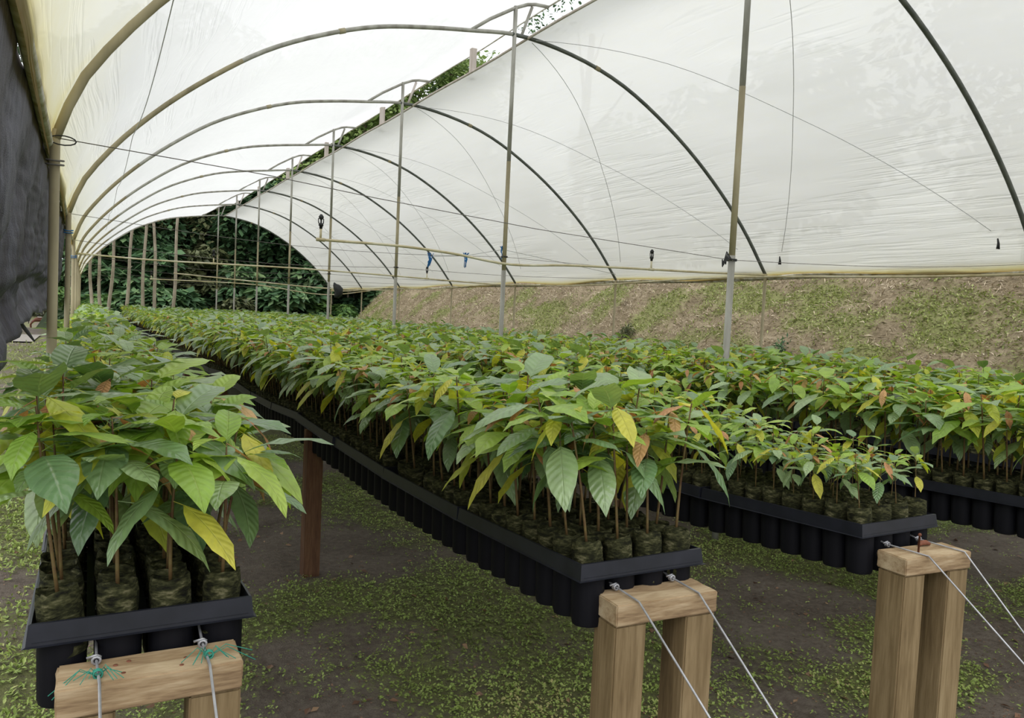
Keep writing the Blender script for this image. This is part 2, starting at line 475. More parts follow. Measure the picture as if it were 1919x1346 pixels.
def bank_h(x, y):
    x = np.asarray(x, float); y = np.asarray(y, float)
    toe = 8.25 + (fbm(y * .5, y * 0 + 2, 33, 3) - .5) * .6
    t = np.clip((x - toe) / 2.9, 0, 1)
    prof = np.sin(t * math.pi / 2) ** 1.0 * .25 + t * .75
    h = 2.60 * prof + np.maximum(x - toe - 2.9, 0) * .10
    end = np.clip((36.5 - y + (x - 11) * .8) / 6.5, 0, 1)
    end = end * end * (3 - 2 * end)
    h = h * end
    rough = (fbm(x * 1.6, y * 1.6, 40, 4) - .5) * .22 + (vnoise(x * 8, y * 8, 44) - .5) * .05
    return h + rough * np.clip(t * 4, 0, 1) * end - .06
def bank_moss(x, y):
    t = np.clip((np.asarray(x) - 8.25) / 2.9, 0, 1)
    m = (fbm(x * 1.7 + 9, y * 1.3 + 1, 51, 5) - .5) * 2.6 + .60
    return np.clip(m - np.clip((t - .8) * 2.2, 0, 1) - np.clip((.12 - t) * 5, 0, .6), 0, 1)
bk = grid(np.concatenate([np.linspace(7.9, 12, 70), np.linspace(12.4, 45, 24)]), np.linspace(-3, 48, 260), bank_h, bank_moss, 'bank', MAT['bank'])
tag(bk, 'sloping earth bank with dry straw and green patches beyond the right side of the tunnel', 'bank')

def hill_z(x, y):
    x = np.asarray(x, float); y = np.asarray(y, float)
    t = np.clip((y - 44 - .2 * np.abs(x - 10)) / 14, 0, 1) * np.clip((x + 3) / 4, 0, 1)
    return t * t * (3 - 2 * t) * 8.5 - .8 + (fbm(x * .3, y * .3, 60, 3) - .5) * 2 * t
hl = grid(np.linspace(-2.8, 60, 60), np.linspace(40, 90, 40), hill_z, lambda x, y: x * 0 + .8, 'hillside',
          simple('dark_forest_floor', [(.3, (.008, .014, .006)), (.7, (.03, .045, .015))], .8, .95, .1, .5, .2))
tag(hl, 'dark wooded hillside rising behind the trees at the far end', 'hillside')

pg = Geo()
pv = []
for i in range(40):
    x = -1.4 - i * .6
    y0 = 28.2 + .25 * math.sin(i * .4); y1 = 33.2 + .3 * math.sin(i * .3 + 1)
    pv += [(x, y0, .045), (x, y1, .045)]
pg.add(pv, [(2 * i, 2 * i + 2, 2 * i + 3, 2 * i + 1) for i in range(39)])
p_ = pg.build('path', simple('grey_gravel', [(.3, (.20, .18, .16)), (.7, (.34, .32, .29))], 14, .95, .1, .4, .01)); p_['kind'] = 'structure'
tag(p_, 'pale grey dirt path crossing the grass outside the tunnel', 'path')

# scattered tiny leaves -----------------------------------------------------------------
def scatter_leaves(name, pts, nrm_tilt, size, mats, aspect=.55, mat_idx=None, tint=None, zoff=.004, blade=False):
    n = len(pts)
    az = RNG.uniform(0, 2 * math.pi, n)
    el = RNG.normal(0, nrm_tilt, n)
    s = size * RNG.uniform(.6, 1.5, n)
    d = np.stack([np.cos(az) * np.cos(el), np.sin(az) * np.cos(el), np.abs(np.sin(el)) if not blade else np.sin(el)], -1)
    w = np.stack([-np.sin(az), np.cos(az), RNG.normal(0, .35, n)], -1)
    w /= np.linalg.norm(w, axis=1)[:, None]
    p = pts + np.array([0, 0, zoff])
    A = p; B = p + d * (s * .5)[:, None] + w * (s * aspect * .5)[:, None]
    Cc = p + d * s[:, None] - np.array([0, 0, 1]) * (s * .15)[:, None]
    D = p + d * (s * .5)[:, None] - w * (s * aspect * .5)[:, None]
    V = np.stack([A, B, Cc, D], 1).reshape(-1, 3)
    q = np.arange(4 * n).reshape(-1, 4)
    t = RNG.uniform(0, 1, n) if tint is None else tint
    return mesh_np(name, V, [q], mats, attr={'tint': np.repeat(t, 4)}, mat_idx=mat_idx, smooth=False)

def weeds_region(n, x0, x1, y0, y1, thr=.0, power=1.6):
    x = RNG.uniform(x0, x1, n); y = y0 + (y1 - y0) * RNG.uniform(0, 1, n) ** power
    m = moss_f(x, y) * .85 + .15 * vnoise(x * 18, y * 18, 77)
    keep = RNG.uniform(0, 1, n) < np.clip((m - .28) * 1.4, 0.03, 1)
    x, y = x[keep], y[keep]
    # clumps of leaflets
    k = 3
    X = (x[:, None] + RNG.normal(0, .008, (len(x), k))).ravel(); Y = (y[:, None] + RNG.normal(0, .008, (len(x), k))).ravel()
    return np.stack([X, Y, ground_z(X, Y) + RNG.uniform(0, .012, len(X))], -1)
P = weeds_region(130000, -.2, 7.5, 1.2, 9.0)
t = np.clip(vnoise(P[:, 0] * 2, P[:, 1] * 2, 3) * .6 + RNG.uniform(0, .5, len(P)), 0, 1)
o = obj('ground_weeds', scatter_leaves('ground_weeds', P, .6, .0135, [MAT['weed']], .65, tint=t))
tag(o, 'tiny green and yellowish weeds patched over the soil between the seedling beds', 'weeds', kind='stuff')
P = weeds_region(26000, -2.6, -.18, 1.0, 8.0, power=1.3)
t = np.clip(.35 + RNG.uniform(0, .6, len(P)), 0, 1)
o = obj('grass', scatter_leaves('grass', P, .8, .026, [MAT['weed']], .4, tint=t))
tag(o, 'bright green grass outside the left edge of the tunnel', 'grass', kind='stuff')
n = 700
x = RNG.uniform(-1, 6, n); y = 1.3 + 6 * RNG.uniform(0, 1, n) ** 1.5
o = obj('fallen_leaves', scatter_leaves('fallen_leaves', np.stack([x, y, ground_z(x, y)], -1), .25, .035, [MAT['litter']], .6))
tag(o, 'scattered brown dead leaves on the damp soil', 'litter', kind='stuff')
n = 14000
x = RNG.uniform(-.6, 6, n); y = 1.3 + 6 * RNG.uniform(0, 1, n) ** 1.6
o = obj('soil_crumbs', scatter_leaves('soil_crumbs', np.stack([x, y, ground_z(x, y)], -1), .4, .009, [MAT['litter']], .8, tint=RNG.uniform(0, .6, n)))
tag(o, 'crumbs of soil and plant debris lying on the floor', 'debris', kind='stuff')

def bank_pts(n, moss=True, xr=(8.15, 11.6), yr=(2, 38)):
    x = RNG.uniform(*xr, n); y = RNG.uniform(0, 1, n) ** 1.5 * (yr[1] - yr[0]) + yr[0]
    m = bank_moss(x, y)
    pr = np.clip((m - .3) * 1.8, .04, 1) if moss else np.clip(1 - m * .8, .1, 1)
    k = RNG.uniform(0, 1, n) < pr
    x, y = x[k], y[k]
    return np.stack([x, y, bank_h(x, y)], -1)
P = bank_pts(150000)
o = obj('bank_weeds', scatter_leaves('bank_weeds', P, .7, .055, [MAT['bankweed']], .35))
tag(o, 'low green weeds growing in patches on the earth bank', 'weeds', kind='stuff')
P = bank_pts(90000, False)
o = obj('dry_straw', scatter_leaves('dry_straw', P, .5, .10, [MAT['straw']], .13))
tag(o, 'dry straw and twigs strewn over the earth bank', 'straw', kind='stuff')

# small tufts and a white log on the bank crest
def tuft(x, y, r, label, nm, mats, n=260):
    P = np.stack([RNG.normal(x, r * .4, n), RNG.normal(y, r * .4, n), RNG.uniform(0, r, n)], -1)
    P[:, 2] += bank_h(P[:, 0], P[:, 1])
    o = obj(nm, scatter_leaves(nm, P, .9, r * .45, mats, .3))
    tag(o, label, 'plant', kind='stuff')
tuft(9.35, 8.3, .2, 'dark green weed tuft on the bank right of the nearest steel post', 'weed_tuft', [MAT['crown']], 300)
tuft(9.5, 12.3, .2, 'brown dried weed clump on the bank near the sprinkler', 'weed_tuft', [MAT['crown2']], 260)

# ------------------------------------------------------------------ tunnel frame
ARCH_Y = [0.6, 3.9, 7.2, 10.45, 13.9, 17.05, 20.6, 24.0, 27.5]
PROF = [(-.12, 2.18), (-.03, 2.43), (.14, 2.684), (.536, 3.12), (.952, 3.475), (1.395, 3.786), (1.868, 4.02), (2.374, 4.207), (2.92, 4.325),
        (3.387, 4.40), (3.90, 4.47), (4.487, 4.43), (5.22, 4.255), (6.04, 3.85), (6.76, 3.342), (7.40, 2.74), (7.82, 2.22)]
PX = np.array([p[0] for p in PROF]); PZ = np.array([p[1] for p in PROF])
PS = np.concatenate([[0], np.cumsum(np.hypot(np.diff(PX), np.diff(PZ)))])
def smooth_eval(P, s):
    # catmull-rom through the profile points by arc parameter
    s = np.atleast_1d(s); out = np.zeros_like(s, float)
    i = np.clip(np.searchsorted(PS, s) - 1, 0, len(PS) - 2)
    h = PS[i + 1] - PS[i]; u = (s - PS[i]) / h
    grad = np.gradient(P, PS)
    return (2 * u ** 3 - 3 * u ** 2 + 1) * P[i] + (u ** 3 - 2 * u ** 2 + u) * h * grad[i] + (-2 * u ** 3 + 3 * u ** 2) * P[i + 1] + (u ** 3 - u ** 2) * h * grad[i + 1]
def prof(s):
    return smooth_eval(PX, s), smooth_eval(PZ, s)
S_MID = PS[10]; S_END = PS[-1]; S_VENT = PS[9]
UP = [(3.387, 4.40), (3.60, 4.56), (3.90, 4.745), (4.04, 4.81), (4.14, 4.835), (4.30, 4.845)]

arch_names = ['above the camera', 'nearest', 'second', 'third', 'fourth', 'fifth', 'sixth', 'seventh', 'last']
for k, Y in enumerate(ARCH_Y):
    root = empty('greenhouse_arch', (0, Y, 0))
    if k == 0: lab = 'bent steel tunnel arch passing overhead just inside the open front end'
    elif k == 1: lab = 'nearest steel tunnel arch with the thickest ribs and the right-hand centre post'
    elif k == 8: lab = 'last steel tunnel arch at the far open end before the trees'
    else: lab = '%s steel tunnel arch from the front, with centre post' % arch_names[k]
    tag(root, lab, 'arch frame', 'steel arches of the tunnel greenhouse')
    rr = .0225 if k < 3 else .022
    sj = 2.0 if k < 3 else 1.2
    s = np.linspace(0, sj, 14); x, z = prof(s)
    Geo().tube([(a, 0, b) for a, b in zip(x, z)], rr * .92, 10).build('lower_left_rib', MAT['oldpipe'], root)
    s = np.linspace(sj - .06, S_MID, 22); x, z = prof(s)
    Geo().tube([(a, 0, b) for a, b in zip(x, z)], rr * .90, 10).build('upper_left_rib', MAT['steel'], root)
    s = np.linspace(S_MID - .03, S_END, 26); x, z = prof(s)
    Geo().tube([(a, 0, b) for a, b in zip(x, z)], rr * .95, 10).build('right_rib', MAT['rib'], root)
    g_ = Geo()
    for sc_ in (.31, .62):
        xx, zz = prof(np.array([S_END * sc_, S_END * sc_ + .06]))
        g_.tube([(xx[0], 0, zz[0]), (xx[1], 0, zz[1])], rr * 1.12, 10)
    g_.build('pipe_coupling', MAT['oldpipe'], root)
    Geo().tube([(3.905, 0, 0), (3.90, 0, 2.0)], rr * 1.08, 12).build('lower_centre_post', MAT['steel'], root)
    Geo().tube([(3.90, 0, 1.96), (3.90, 0, 3.15)], rr * 1.0, 12).build('middle_centre_post', MAT['oldpipe'], root)
    Geo().tube([(3.90, 0, 3.14), (3.90, 0, 4.76)], rr * .97, 12).build('upper_centre_post', MAT['steel'], root)
    Geo().tube([(-.125, 0, 0), (-.12, 0, 2.22)], rr * .90, 12).build('left_side_post', MAT['oldpipe'], root)
    Geo().tube([(7.83, 0, 0), (7.82, 0, 2.24)], rr * .9, 10).build('right_side_post', MAT['oldpipe' if k > 1 else 'steel'], root)
    Geo().tube([(a, 0, b) for a, b in UP], rr * .8, 10).build('vent_arm', MAT['steel'], root)
    Geo().tube([(3.98, .005, 4.46), (4.10, .005, 4.80)], rr * .75, 8).build('vent_brace', MAT['whitewood' if k % 2 else 'steel'], root)
    if k in (1, 2, 3):
        g_ = Geo()
        for dz in (0, .018):
            g_.tube([(-.12 + .034 * math.cos(a), .034 * math.sin(a), 2.12 - .05 * k + dz + .006 * math.sin(a)) for a in np.linspace(0, 2 * math.pi, 14)], .004, 5, False)
        g_.build('wire_tie', MAT['dark_wire'] if k == 1 else MAT['blue_tie'], root)

# side rails
for nm, X, lab in (('side_rail', -.145, 'stained timber rail along the left side posts under the film'), ('side_rail', 7.86, 'stained rail along the right side posts under the film edge')):
    g_ = Geo()
    pts = [(X, y, 2.17 + .012 * math.sin(y * 1.3)) for y in np.linspace(.3, 27.7, 40)]
    g_.tube(pts, .02, 8)
    o = g_.build(nm, MAT['film_edge']); tag(o, lab, 'rail')

# ------------------------------------------------------------------ film
def film(name, s_fn, ns, y0, y1, ny, outward, label, side):
    ysl = np.linspace(y0, y1, ny)
    V = []; ST = []
    A = np.array(ARCH_Y)
    for y in ysl:
        d = np.min(np.abs(A - y)) / 1.7
        sagv = -.045 * min(1, d) ** 1.5
        x, z, arc = s_fn(y)
        dx = np.gradient(x); dz = np.gradient(z); L = np.hypot(dx, dz)
        nx, nz = -dz / L, dx / L
        wr = (fbm(arc * 2.2, np.full_like(arc, y * .8), 80, 3) - .5) * .05 * min(1, d * 2)
        off = .030 + sagv + wr
        edge = np.minimum(arc, arc[-1] - arc)
        off = off * np.clip(edge * 4 + .35, 0, 1)
        V.append(np.stack([x + nx * off, np.full_like(x, y), z + nz * off], -1))
        dirt = (fbm(arc * .8, np.full_like(arc, y * .35), 90, 4) - .5) * .5
        if side == 'L':
            st = np.clip(.45 * np.exp(-arc / .8) + dirt * np.exp(-arc / 1.5) + .16 * np.exp(-arc / 2.5), 0, 1)
            st += .55 * np.exp(-arc / .05)
            st += .25 * np.exp(-np.abs(y - A).min() / .12) * np.exp(-arc / .9)
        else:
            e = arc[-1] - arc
            st = np.clip(.10 * np.exp(-e / .8) + .30 + dirt * .12, 0, 1) + .6 * np.exp(-e / .03)  # constant term paints shade into the right film; edge terms are stains
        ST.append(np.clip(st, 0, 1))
    V = np.concatenate(V); nx_ = len(x)
    i = np.arange(ny - 1)[:, None] * nx_ + np.arange(nx_ - 1)[None, :]
    q = np.stack([i, i + 1, i + 1 + nx_, i + nx_], -1).reshape(-1, 4)
    me = mesh_np(name, V, [q], [MAT['film']], attr={'stain_shade': np.concatenate(ST)})
    o = obj(name, me); tag(o, label, 'plastic sheet')
    return o
UPX = np.array([p[0] for p in UP]); UPZ = np.array([p[1] for p in UP])
def left_fn(y):
    s = np.linspace(-.06, S_VENT, 54)
    x, z = prof(np.maximum(s, 0)); z[0] -= .06; x[0] -= .015
    t = np.linspace(0, 1, 14)[1:] * (UPX[-1] - UPX[0]) + UPX[0]
    A = np.array(ARCH_Y); d = np.min(np.abs(A - y)) / 1.7
    xx = np.concatenate([x, t]); zz = np.concatenate([z, np.interp(t, UPX, UPZ)])
    arc = np.concatenate([[0], np.cumsum(np.hypot(np.diff(xx), np.diff(zz)))])
    return xx, zz, arc
def right_fn(y):
    s = np.linspace(S_MID + .17, S_END + .02, 64)
    x, z = prof(np.minimum(s, S_END))
    z[-1] -= .03 + .03 * math.sin(y * 1.7)
    arc = np.concatenate([[0], np.cumsum(np.hypot(np.diff(x), np.diff(z)))])
    return x, z, arc
fl = film('left_roof_film', left_fn, 64, .45, 27.62, 190, 1, 'white translucent plastic film over the left and top of the tunnel, yellowed low down', 'L')
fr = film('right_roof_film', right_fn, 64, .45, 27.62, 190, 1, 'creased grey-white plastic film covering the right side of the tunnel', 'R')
# rolled edges (parts)
e_ = Geo(); x, z, _ = right_fn(3.0)
e_.tube([(x[0] - .01, y, z[0] - .012 + .008 * math.sin(y * 2.1)) for y in np.linspace(.5, 27.6, 60)], .014, 6).build('rolled_top_edge', MAT['whitewood'], fr)
e_ = Geo()
e_.tube([(7.845, y, 2.19 + .02 * math.sin(y * 1.3) + .012 * math.sin(y * 4.1)) for y in np.linspace(.5, 27.6, 90)], .019, 6).build('rolled_bottom_edge', MAT['film_edge'], fr)
e_ = Geo()
e_.tube([(4.31, y, 4.86 + .008 * math.sin(y * 2.7)) for y in np.linspace(.5, 27.6, 60)], .014, 6).build('rolled_vent_edge', MAT['film_edge'], fl)
# hold-down ropes following the film surface
def surf_rope(s0, y0, s1, y1, parent, inset=.012, r=.0032):
    pts = []
    for u in np.linspace(0, 1, 22):
        s = s0 + (s1 - s0) * u
        x, z = prof(np.array([s - .02, s, s + .02]))
        dx, dz = x[2] - x[0], z[2] - z[0]; L = math.hypot(dx, dz)
        y = y0 + (y1 - y0) * u
        d = min(abs(y - a) for a in ARCH_Y) / 1.7
        off = .030 - .045 * min(1, d) ** 1.5 - .03 - inset
        pts.append((x[1] - dz / L * off, y, z[1] + dx / L * off))
    Geo().tube(pts, r, 5).build('rope', MAT['rope'], parent)
for k in range(0, 8):
    Y = ARCH_Y[k]
    surf_rope(S_MID + .25, Y + .06, S_END - .35, Y + 2.85, fr)
    if Y - 2.9 > .5: surf_rope(S_MID + .25, Y - .02, S_END - .42, Y - 3.0, fr, r=.003)
    pass
xs_, zs_ = prof(np.array([.86]))
Geo().tube([(xs_[0] + .01, y, zs_[0] - .03 - .09 * abs(math.sin((y - 3.9) / 3.4 * math.pi))) for y in np.linspace(.6, 17, 90)], .0028, 5).build('string', MAT['rope'], fl)
# wooden vent studs
for k in range(1, 8):
    Y = (ARCH_Y[k] + ARCH_Y[k + 1]) / 2
    o = Geo().box((4.17, Y - .035, 4.51), (4.24, Y + .035, 4.86), bevel=.004).build('vent_stud', MAT['whitewood'], autosmooth=.6)
    ords = ['', 'nearest', 'second', 'third', 'fourth', 'fifth', 'sixth', 'farthest'][k]
    tag(o, '%s bleached wooden stud propping the vent gap between two arches' % ords, 'stud', 'wooden studs in the ridge vent gap')

# cross wires between left and right side posts
for k in range(1, 9):
    Y = ARCH_Y[k]
    r = .0022 if k < 3 else .003
    root = empty('cross_wire', (0, Y, 0))
    g_ = Geo()
    a = [(-.1, -.03, 2.178), (.77, -.03, 2.136), (1.316, -.03, 2.09), (2.3, -.03, 2.025), (3.86, -.03, 1.965)]
    if k > 1: a = [(-.1 + 3.96 * u, -.03, 2.17 - .09 * math.sin(math.pi * u) - .03 * u) for u in np.linspace(0, 1, 8)]
    b = [(3.86 + 3.95 * u, -.03, a[-1][2] + (2.24 - a[-1][2]) * u - .04 * math.sin(math.pi * u)) for u in np.linspace(0, 1, 8)]
    g_.tube(a + b[1:], r, 5)
    g_.build('wire_strand', MAT['dark_wire'], root)
    kg = Geo()
    for q in range(2):
        kg.tube([(3.90 + .034 * math.cos(t_), .034 * math.sin(t_), a[-1][2] + .008 * q) for t_ in np.linspace(0, 6.3, 12)], .004, 5, False)
    if k == 1:
        for q in range(5):
            kg.tube([(3.87, -.03, 1.965), (3.84 - .01 * q, -.05, 1.975 + .01 * q), (3.80 - .008 * q, -.05, 1.96 - .012 * q), (3.795 - .008 * q, -.05, 1.93 + .008 * q)], .0045, 5)
        kg.tube([(-.09 + .05 * math.cos(t_), -.04, 2.17 + .02 * math.sin(t_)) for t_ in np.linspace(0, 6.3, 14)], .003, 5, False)
    kg.build('knot', MAT['black'], root)
    tag(root, ['', 'sagging dark wire tied across the nearest arch with a black knot on its centre post', 'thin wire strung across the second arch from the front',
               'thin wire strung across the third arch', 'thin wire strung across the fourth arch', 'thin wire strung across the fifth arch',
               'thin wire strung across the sixth arch', 'thin wire strung across the seventh arch', 'thin wire strung across the last arch before the trees'][k], 'wire', 'wires strung across the tunnel arches')

# irrigation pipes ----------------------------------------------------------------------
def sprinkler(parent, x, y, z, sc=1.0):
    riser = Geo().tube([(x, y, z), (x, y, z + .10 * sc)], .011 * sc, 8).build('riser', MAT['pvc'], parent)
    h = Geo()
    h.tube([(x, y, z + .10 * sc), (x, y, z + .125 * sc), (x, y, z + .13 * sc), (x, y, z + .15 * sc), (x, y, z + .155 * sc), (x, y, z + .20 * sc)],
           [.014 * sc, .016 * sc, .024 * sc, .022 * sc, .008 * sc, .008 * sc], 8)
    h.tube([(x - .022 * sc, y, z + .15 * sc), (x - .026 * sc, y, z + .19 * sc), (x, y, z + .215 * sc), (x + .024 * sc, y, z + .19 * sc), (x + .022 * sc, y, z + .15 * sc)], .005 * sc, 5)
    h.tube([(x, y, z + .185 * sc), (x, y, z + .21 * sc), (x, y, z + .235 * sc)], [.012 * sc, .026 * sc, .01 * sc], 8)
    h.build('sprinkler_head', MAT['black'], riser)
def sm_path(pts, n=30):
    P = np.array(pts, float); s = np.concatenate([[0], np.cumsum(np.linalg.norm(np.diff(P, axis=0), axis=1))])
    g = np.gradient(P, s, axis=0)
    out = []
    for t_ in np.linspace(0, s[-1], n):
        i = min(max(np.searchsorted(s, t_) - 1, 0), len(s) - 2); h = s[i + 1] - s[i]; u = (t_ - s[i]) / h
        out.append(tuple((2 * u ** 3 - 3 * u ** 2 + 1) * P[i] + (u ** 3 - 2 * u ** 2 + u) * h * g[i] + (-2 * u ** 3 + 3 * u ** 2) * P[i + 1] + (u ** 3 - u ** 2) * h * g[i + 1]))
    return out
PIPES = [
    (7.15, [(1.905, 2.144), (2.84, 2.149), (3.31, 2.123), (3.88, 2.067), (4.70, 2.111), (5.86, 2.150), (6.59, 2.17), (7.79, 2.215)], [1.915, 5.858],
     'long cream irrigation pipe across the second arch with two black sprinklers', .013),
    (13.83, [(-.10, 2.187), (.92, 2.166), (1.73, 2.176), (3.33, 2.20), (4.72, 2.193), (7.33, 2.166), (7.8, 2.17)], [1.9, 5.8],
     'cream irrigation pipe spanning the whole fourth arch from left post to right film', .014),
    (20.5, [(1.90, 2.20), (3.86, 2.12), (5.81, 2.058), (7.8, 2.12)], [], 'yellowish irrigation pipe ending at a leaning pole near the sixth arch', .016),
    (23.7, [(1.608, 2.109), (4.46, 2.122), (6.73, 1.955), (8.0, 2.15)], [1.63], 'lowest and farthest irrigation pipe sagging before the trees', .015),
]
for Y, pts, spr, lab, r in PIPES:
    root = empty('irrigation_pipe', (0, Y, 0))
    Geo().tube(sm_path([(a, 0, b) for a, b in pts], 44), r, 8).build('pipe', MAT['pvc'], root)
    g_ = Geo()
    for xx in spr:
        zz = np.interp(xx, [p[0] for p in pts], [p[1] for p in pts])
        g_.tube([(xx - .04, 0, zz), (xx + .04, 0, zz)], r * 1.35, 8)
        sprinkler(root, xx, 0, zz, 1.0)
    if spr: g_.build('tee_joint', MAT['pvc'], root)
    tag(root, lab, 'irrigation pipe', 'irrigation pipes crossing the tunnel')
o = Geo().tube([(7.74, y, 2.165 + .03 * math.sin(y * .9 + .8)) for y in np.linspace(.6, 27, 70)], .014, 8).build('supply_pipe', MAT['pvc'])
tag(o, 'pale supply pipe running lengthwise under the right film edge', 'irrigation pipe')
# blue twine ties, black hanging disc, clips
for (X, Z, lab) in ((4.35, 2.33, 'blue twine tuft hanging beside the second centre post on the third arch rib'), (4.92, 2.38, 'blue twine knot with a loose tail hanging in mid air'), (5.55, 2.53, 'small blue twine knot at the right end of the twine line')):
    g_ = Geo(); Y = 10.3
    for q in range(7):
        g_.tube([(X, Y, Z), (X + random.uniform(-.05, .05), Y + random.uniform(-.03, .03), Z + .05), (X + random.uniform(-.04, .04), Y, Z - .04), (X + random.uniform(-.03, .03), Y, Z - random.uniform(.08, .22))], .006, 5)
    o = g_.build('blue_twine_knot', MAT['blue_tie']); tag(o, lab, 'twine', 'blue twine knots on the line')
o = Geo().tube([(4.35, 10.3, 2.33), (4.92, 10.3, 2.385), (5.55, 10.3, 2.53), (7.7, 10.3, 2.3)], .004, 5).build('twine_line', MAT['rope'])
tag(o, 'thin line carrying the blue twine knots', 'line')
g_ = Geo(); g_.tube([(3.97, 13.8, 1.99), (3.985, 13.8, 1.95), (4.02, 13.8, 1.91), (4.06, 13.8, 1.86), (4.06, 13.8, 1.80), (4.02, 13.8, 1.74), (3.99, 13.8, 1.72)], [.01, .035, .07, .085, .08, .05, .01], 12)
o = g_.build('hanging_bag', MAT['black']); tag(o, 'round black plastic bundle hanging on the fourth centre post', 'bundle')
for (X, Y, Z, lab) in ((7.58, 4.15, 2.42, 'black cord clip hanging from the rope near the right edge of the film'), (7.56, 6.75, 2.37, 'black cord clip hanging where a rope ends behind the nearest post')):
    g_ = Geo()
    for q in range(3):
        g_.tube([(X, Y, Z + .05), (X - .01 + .01 * q, Y - .01, Z), (X - .02 + .02 * q, Y - .01, Z - .05)], .007, 5)
    o = g_.build('cord_clip', MAT['black']); tag(o, lab, 'clip')

# far end poles
PO = [((.156, 2.9), (.177, 1.426)), ((.386, 3.2), (.454, 1.659)), ((.798, 3.6), (.712, 1.42)), ((1.337, 3.98), (1.167, 1.426)), ((1.735, 4.16), (1.678, 1.4)), ((1.922, 4.24), (2.04, 1.418)), ((2.664, 4.5), (2.552, 1.409))]
ords = ['leftmost', 'second from left', 'third from left', 'fourth from left', 'fifth from left', 'sixth from left', 'rightmost']
for i, ((x1, z1), (x0, z0)) in enumerate(PO):
    sl = (x1 - x0) / (z1 - z0)
    pts = []
    for u in np.linspace(0, 1, 9):
        z = u * z1
        xx = x0 + sl * (z - z0) + .05 * math.sin(u * 5 + i * 2) * math.sin(math.pi * u)
        pts.append((xx, 27.66, z))
    g_ = Geo().tube(pts, [.062 - .022 * u for u in np.linspace(0, 1, 9)], 8)
    if i % 2: g_.tube([pts[5], (pts[5][0] + .08, 27.63, pts[5][2] + .10)], [.018, .01], 5)
    o = g_.build('wooden_pole', MAT['pole'])
    tag(o, '%s of the slim crooked wooden poles closing the far end wall' % ords[i], 'pole', 'rough wooden poles at the far end')

# ------------------------------------------------------------------ shade net on the left
def net():
    ny, nz = 150, 60
    V = []
    for i in range(ny):
        u = i / (ny - 1); y = 1.2 + 7.6 * u
        zb = 1.36 + .05 * math.sin(y * 1.9) - .05 * math.exp(-(y - 3.2) ** 2) + (0.09 if y > 4.2 else 0) * min(1, (y - 4.2))
        for j in range(nz):
            v = j / (nz - 1)
            z = 2.17 + (zb - 2.17) * v
            x = -.165 - .10 * v
            # folds, growing towards the gathered lower roll
            fold = .020 * math.sin((y * 9 + v * 7)) + .03 * (mn.noise(Vector((y * 2.2, v * 4 + y, 0)))) + .012 * mn.noise(Vector((y * 9, v * 22, 3)))
            x += fold * (.3 + v) * (.3 if y < 3.6 and False else 1)
            if v > .72:                                    # rolled-up hem
                a = (v - .72) / .28 * math.pi * 1.25
                x += -.035 * math.sin(a) + .0
                z += .02 * math.sin(a)
            x = min(x, -.165 - .06 * v)
            V.append((x, y, z))
    i = np.arange(ny - 1)[:, None] * nz + np.arange(nz - 1)[None, :]
    q = np.stack([i, i + nz, i + 1 + nz, i + 1], -1).reshape(-1, 4)
    me = mesh_np('shade_net', np.array(V), [q], [MAT['net']])
    o = obj('shade_net', me)
    md = o.modifiers.new('thick', 'SOLIDIFY'); md.thickness = .004
    tag(o, 'dark purple-grey shade net hanging in folds along the left side rail', 'shade net')
    st = Geo().tube([(-.262, 4.15, 1.385), (-.25, 4.2, 1.36), (-.225, 4.22, 1.32), (-.20, 4.2, 1.285)], [.006, .010, .009, .004], 6).build('strap', MAT['black'], o)
    tr = Geo()
    tr.tube([(-.148, y, 2.20 + .01 * math.sin(y * 14)) for y in np.linspace(1.2, 3.86, 50)], .011, 6)
    tr.build('net_hem', MAT['rust'], o)
net()

# ------------------------------------------------------------------ seedling beds
BEDS = [(-.085, 1.64), (1.105, 1.55), (2.20, 1.555), (3.31, 1.40), (4.42, 1.5), (5.50, 1.6)]
BED_W = .41
TRAY_L = .74
NTR = 35
def rim_z(b, y):
    """height of the tray deck line: sags a little between timber supports"""
    y0 = BEDS[b][1]; span = 2.9
    u = ((y - y0) % span) / span
    sag = (.05 if b != 2 else .065) * 4 * u * (1 - u)
    lift = .028 if (b == 1 and 0 <= y - y0 < 30) else 0.015
    return .83 + .012 - sag * .8 - (0 if u < .9 else 0)
# tray meshes
PITX = (BED_W - .02) / 4; PITY = (TRAY_L - .012) / 8
def tray_rim_geo():
    g = Geo()
    h = BED_W / 2; l = TRAY_L - .004
    def ring(inset, z):
        return [(-h + inset, inset, z), (h - inset, inset, z), (h - inset, l - inset, z), (-h + inset, l - inset, z)]
    R = [ring(-.006, .0), ring(.0, .002), ring(.004, .042), ring(.009, .043), ring(.012, .006)]
    # bow the long sides: subdivide each side
    V = []; per = 0
    for r in R:
        pts = []
        for k in range(4):
            a = np.array(r[k]); b = np.array(r[(k + 1) % 4])
            for u in np.linspace(0, 1, 7)[:-1]:
                pts.append(a + (b - a) * u)
        per = len(pts); V += pts
    q = []
    for i in range(len(R) - 1):
        for k in range(per):
            q.append((i * per + k, i * per + (k + 1) % per, (i + 1) * per + (k + 1) % per, (i + 1) * per + k))
    q2 = [(k, (k + 1) % per) for k in range(per)]
    g.add(V, q)
    # deck: strips between cells
    z = .008
    for c in range(5):
        x = -h + .01 + c * PITX
        g.add([(x - .008, .01, z), (x + .008, .01, z), (x + .008, l - .01, z), (x - .008, l - .01, z)], [(0, 1, 2, 3)])
    for r in range(9):
        y = .006 + r * PITY
        g.add([(-h + .01, y - .007, z + .0005), (h - .01, y - .007, z + .0005), (h - .01, y + .007, z + .0005), (-h + .01, y + .007, z + .0005)], [(0, 1, 2, 3)])
    return g
